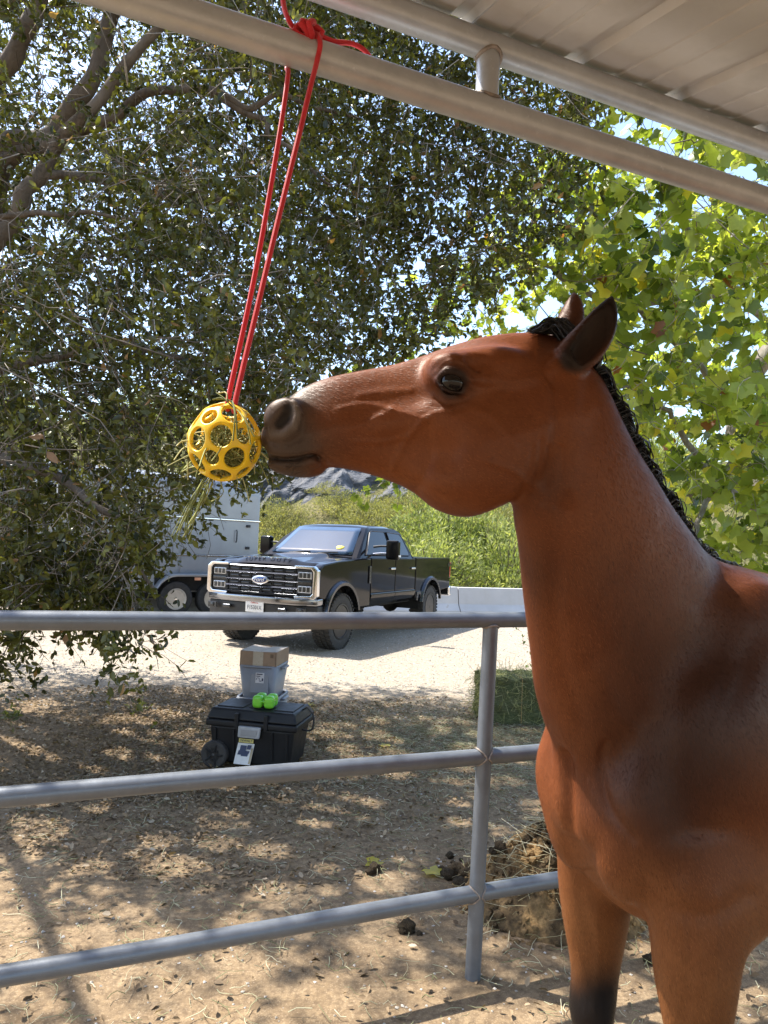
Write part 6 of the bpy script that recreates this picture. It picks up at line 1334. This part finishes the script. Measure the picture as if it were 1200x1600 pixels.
    # --- hair: mane on the crest, forelock, tail
    def hair(name, strands, w, parent):
        Vs, Fs, b = [], [], 0
        for pts, ww in strands:
            P = spline(pts, 7); T = np.gradient(P, axis=0); T /= np.linalg.norm(T, axis=1)[:, None]
            sd = np.cross(T, RNG.normal(size=3)); sd /= np.linalg.norm(sd, axis=1)[:, None] + 1e-9
            tp = np.array([.8, 1, 1, 1, .9, .7, .15]) * ww
            nrm = np.cross(sd, T)
            ring = [P + sd * tp[:, None], P - sd * tp[:, None] * .5 + nrm * tp[:, None] * .8, P - sd * tp[:, None] * .5 - nrm * tp[:, None] * .8]
            Vs.append(np.stack(ring, 1).reshape(-1, 3))
            for i in range(6):
                for k in range(3): Fs.append([b + i * 3 + k, b + i * 3 + (k + 1) % 3, b + (i + 1) * 3 + (k + 1) % 3, b + (i + 1) * 3 + k])
            b += 21
        me = mesh_np(name, np.vstack(Vs) - origin, np.array(Fs), True); return link(name, me, hair_mat(), parent)
    cp = spline(crest[:1] + crest, 60); cp[:, 2] -= .004
    st = []
    latn = lambda i: np.array([-.35, .93, 0])
    for i in range(2300):
        u = RNG.random() * 58; k = int(u); p = cp[k] + (cp[k + 1] - cp[k]) * (u - k)
        lump = .5 + .5 * math.sin(u * .85 + 1.6 * math.sin(u * .23))
        tg = cp[min(k + 1, 59)] - cp[max(k - 1, 0)]; tg /= np.linalg.norm(tg)
        out = np.cross(tg, latn(k)); out /= np.linalg.norm(out); out = out if out[2] > 0 else -out
        side = RNG.normal(0, .011); h = (.015 + .012 * lump) * RNG.uniform(.6, 1.1) * (1.0 if u < 45 else .75); L = RNG.uniform(.02, .06)
        a0 = p + latn(k) * (side - .002)
        fl = latn(k)
        st.append(([a0 - out * .008, a0 + out * h * .75 + tg * .008, a0 + out * h + tg * .030 + fl * .004, a0 + out * h * .9 + tg * .058 + fl * .014, a0 + out * h * .3 + tg * .080 + fl * .030, a0 + fl * .042 + tg * .095 - np.array([0, 0, L])], RNG.uniform(.0010, .0021)))
    hair('mane', st, .003, ho)
    st = []
    for i in range(620):
        b0 = H(RNG.uniform(872, 905), RNG.uniform(518, 534), RNG.normal(0, .018)); tipx = RNG.uniform(822, 862)
        tp = H(tipx, RNG.uniform(515, 523), RNG.normal(.012, .022)); md = (b0 + tp) / 2 + np.array([0, 0, RNG.uniform(.010, .024)])
        st.append(([b0, b0 * .6 + tp * .4 + np.array([0, 0, RNG.uniform(.014, .030)]), md * .6 + tp * .4, tp], RNG.uniform(.001, .002)))
    hair('forelock', st, .003, ho)
    st = []
    for i in range(500):
        a0 = BF(-1.76, 0, 1.36) + RNG.normal(0, .018, 3); L = RNG.uniform(.5, .95); w = RNG.normal(0, .05, 2)
        st.append(([a0, a0 - f * .07 + np.array([0, 0, -.08]), a0 - f * .10 + r * w[0] + np.array([0, 0, -.35]), a0 - f * (.10 + w[1]) + r * w[0] * 1.6 + np.array([0, 0, -L])], RNG.uniform(.002, .004)))
    hair('tail', st, .003, ho)
    # a few whiskers round the muzzle
    st = []
    for i in range(34):
        p = H(RNG.uniform(418, 480), RNG.uniform(690, 740), RNG.choice([-1, 1]) * RNG.uniform(.02, .05))
        d = fwd * RNG.uniform(.2, 1) + np.array([0, 0, -RNG.uniform(.1, .9)]) + lat * np.sign((p - H(450, 700)) @ lat) * .6; d /= np.linalg.norm(d); L = RNG.uniform(.02, .045)
        st.append(([p, p + d * L * .5, p + d * L + np.array([0, 0, -.004])], .00035))
    tag(hair('whiskers', st, .001, ho), kind='stuff')
    return ho, H

def horse_mat():
    m = NT('bay_coat'); c = m.coord('Object'); at_ = m.n('ShaderNodeAttribute', attribute_name='coat')
    n1 = m.noise(c, 5.0, 4, .55, .4); n2 = m.noise(c, 26, 4, .6); n3 = m.noise(c, 3.0, 3, .5)
    hairv = m.coord('Object', (1, 1, .22)); n4 = m.noise(hairv, 420, 3, .65)
    hue = m.mix(m.ramp(n1, [(.38, (0, 0, 0)), (.66, (.6,) * 3)]), at_.outputs['Color'], m.mix(1.0, at_.outputs['Color'], (.62, .50, .48), 'MULTIPLY'))
    hue = m.mix(m.ramp(n3, [(.45, (0, 0, 0)), (.75, (.55,) * 3)]), hue, m.mix(1.0, hue, (1.25, 1.28, 1.25), 'MULTIPLY'))
    hue = m.mix(m.ramp(n2, [(.3, (.3,) * 3), (.7, (0,) * 3)]), hue, m.mix(1.0, hue, (.75, .72, .72), 'MULTIPLY'))
    hue = m.mix(m.ramp(n4, [(.3, (.5,) * 3), (.6, (0,) * 3)]), hue, m.mix(1.0, hue, (.6, .58, .58), 'MULTIPLY'))
    m.set(Base_Color=hue, Roughness=m.ramp(n2, [(.3, (.42,) * 3), (.7, (.54,) * 3)]), Specular_IOR_Level=.27)
    m.b.inputs['Specular Tint'].default_value = (1.0, .80, .66, 1)
    h = m.math('ADD', m.math('MULTIPLY', n4, .45), m.math('MULTIPLY', n2, .55))
    m.bump(h, .16, .003)
    return m.m
def coat_hair_mat():
    m = NT('coat_hair'); a = m.n('ShaderNodeAttribute', attribute_name='coat'); m.set(Base_Color=a.outputs['Color'], Roughness=.42, Specular_IOR_Level=.25); m.b.inputs['Specular Tint'].default_value = (1.0, .85, .72, 1); return m.m
def hair_mat():
    return simple('black_hair', (.010, .009, .009), .42, var=.4, scale=60, Specular_IOR_Level=.5)
def eye_mat():
    return simple('eye', (.009, .0055, .004), .04, var=.5, scale=120, Specular_IOR_Level=.3)
build_horse()
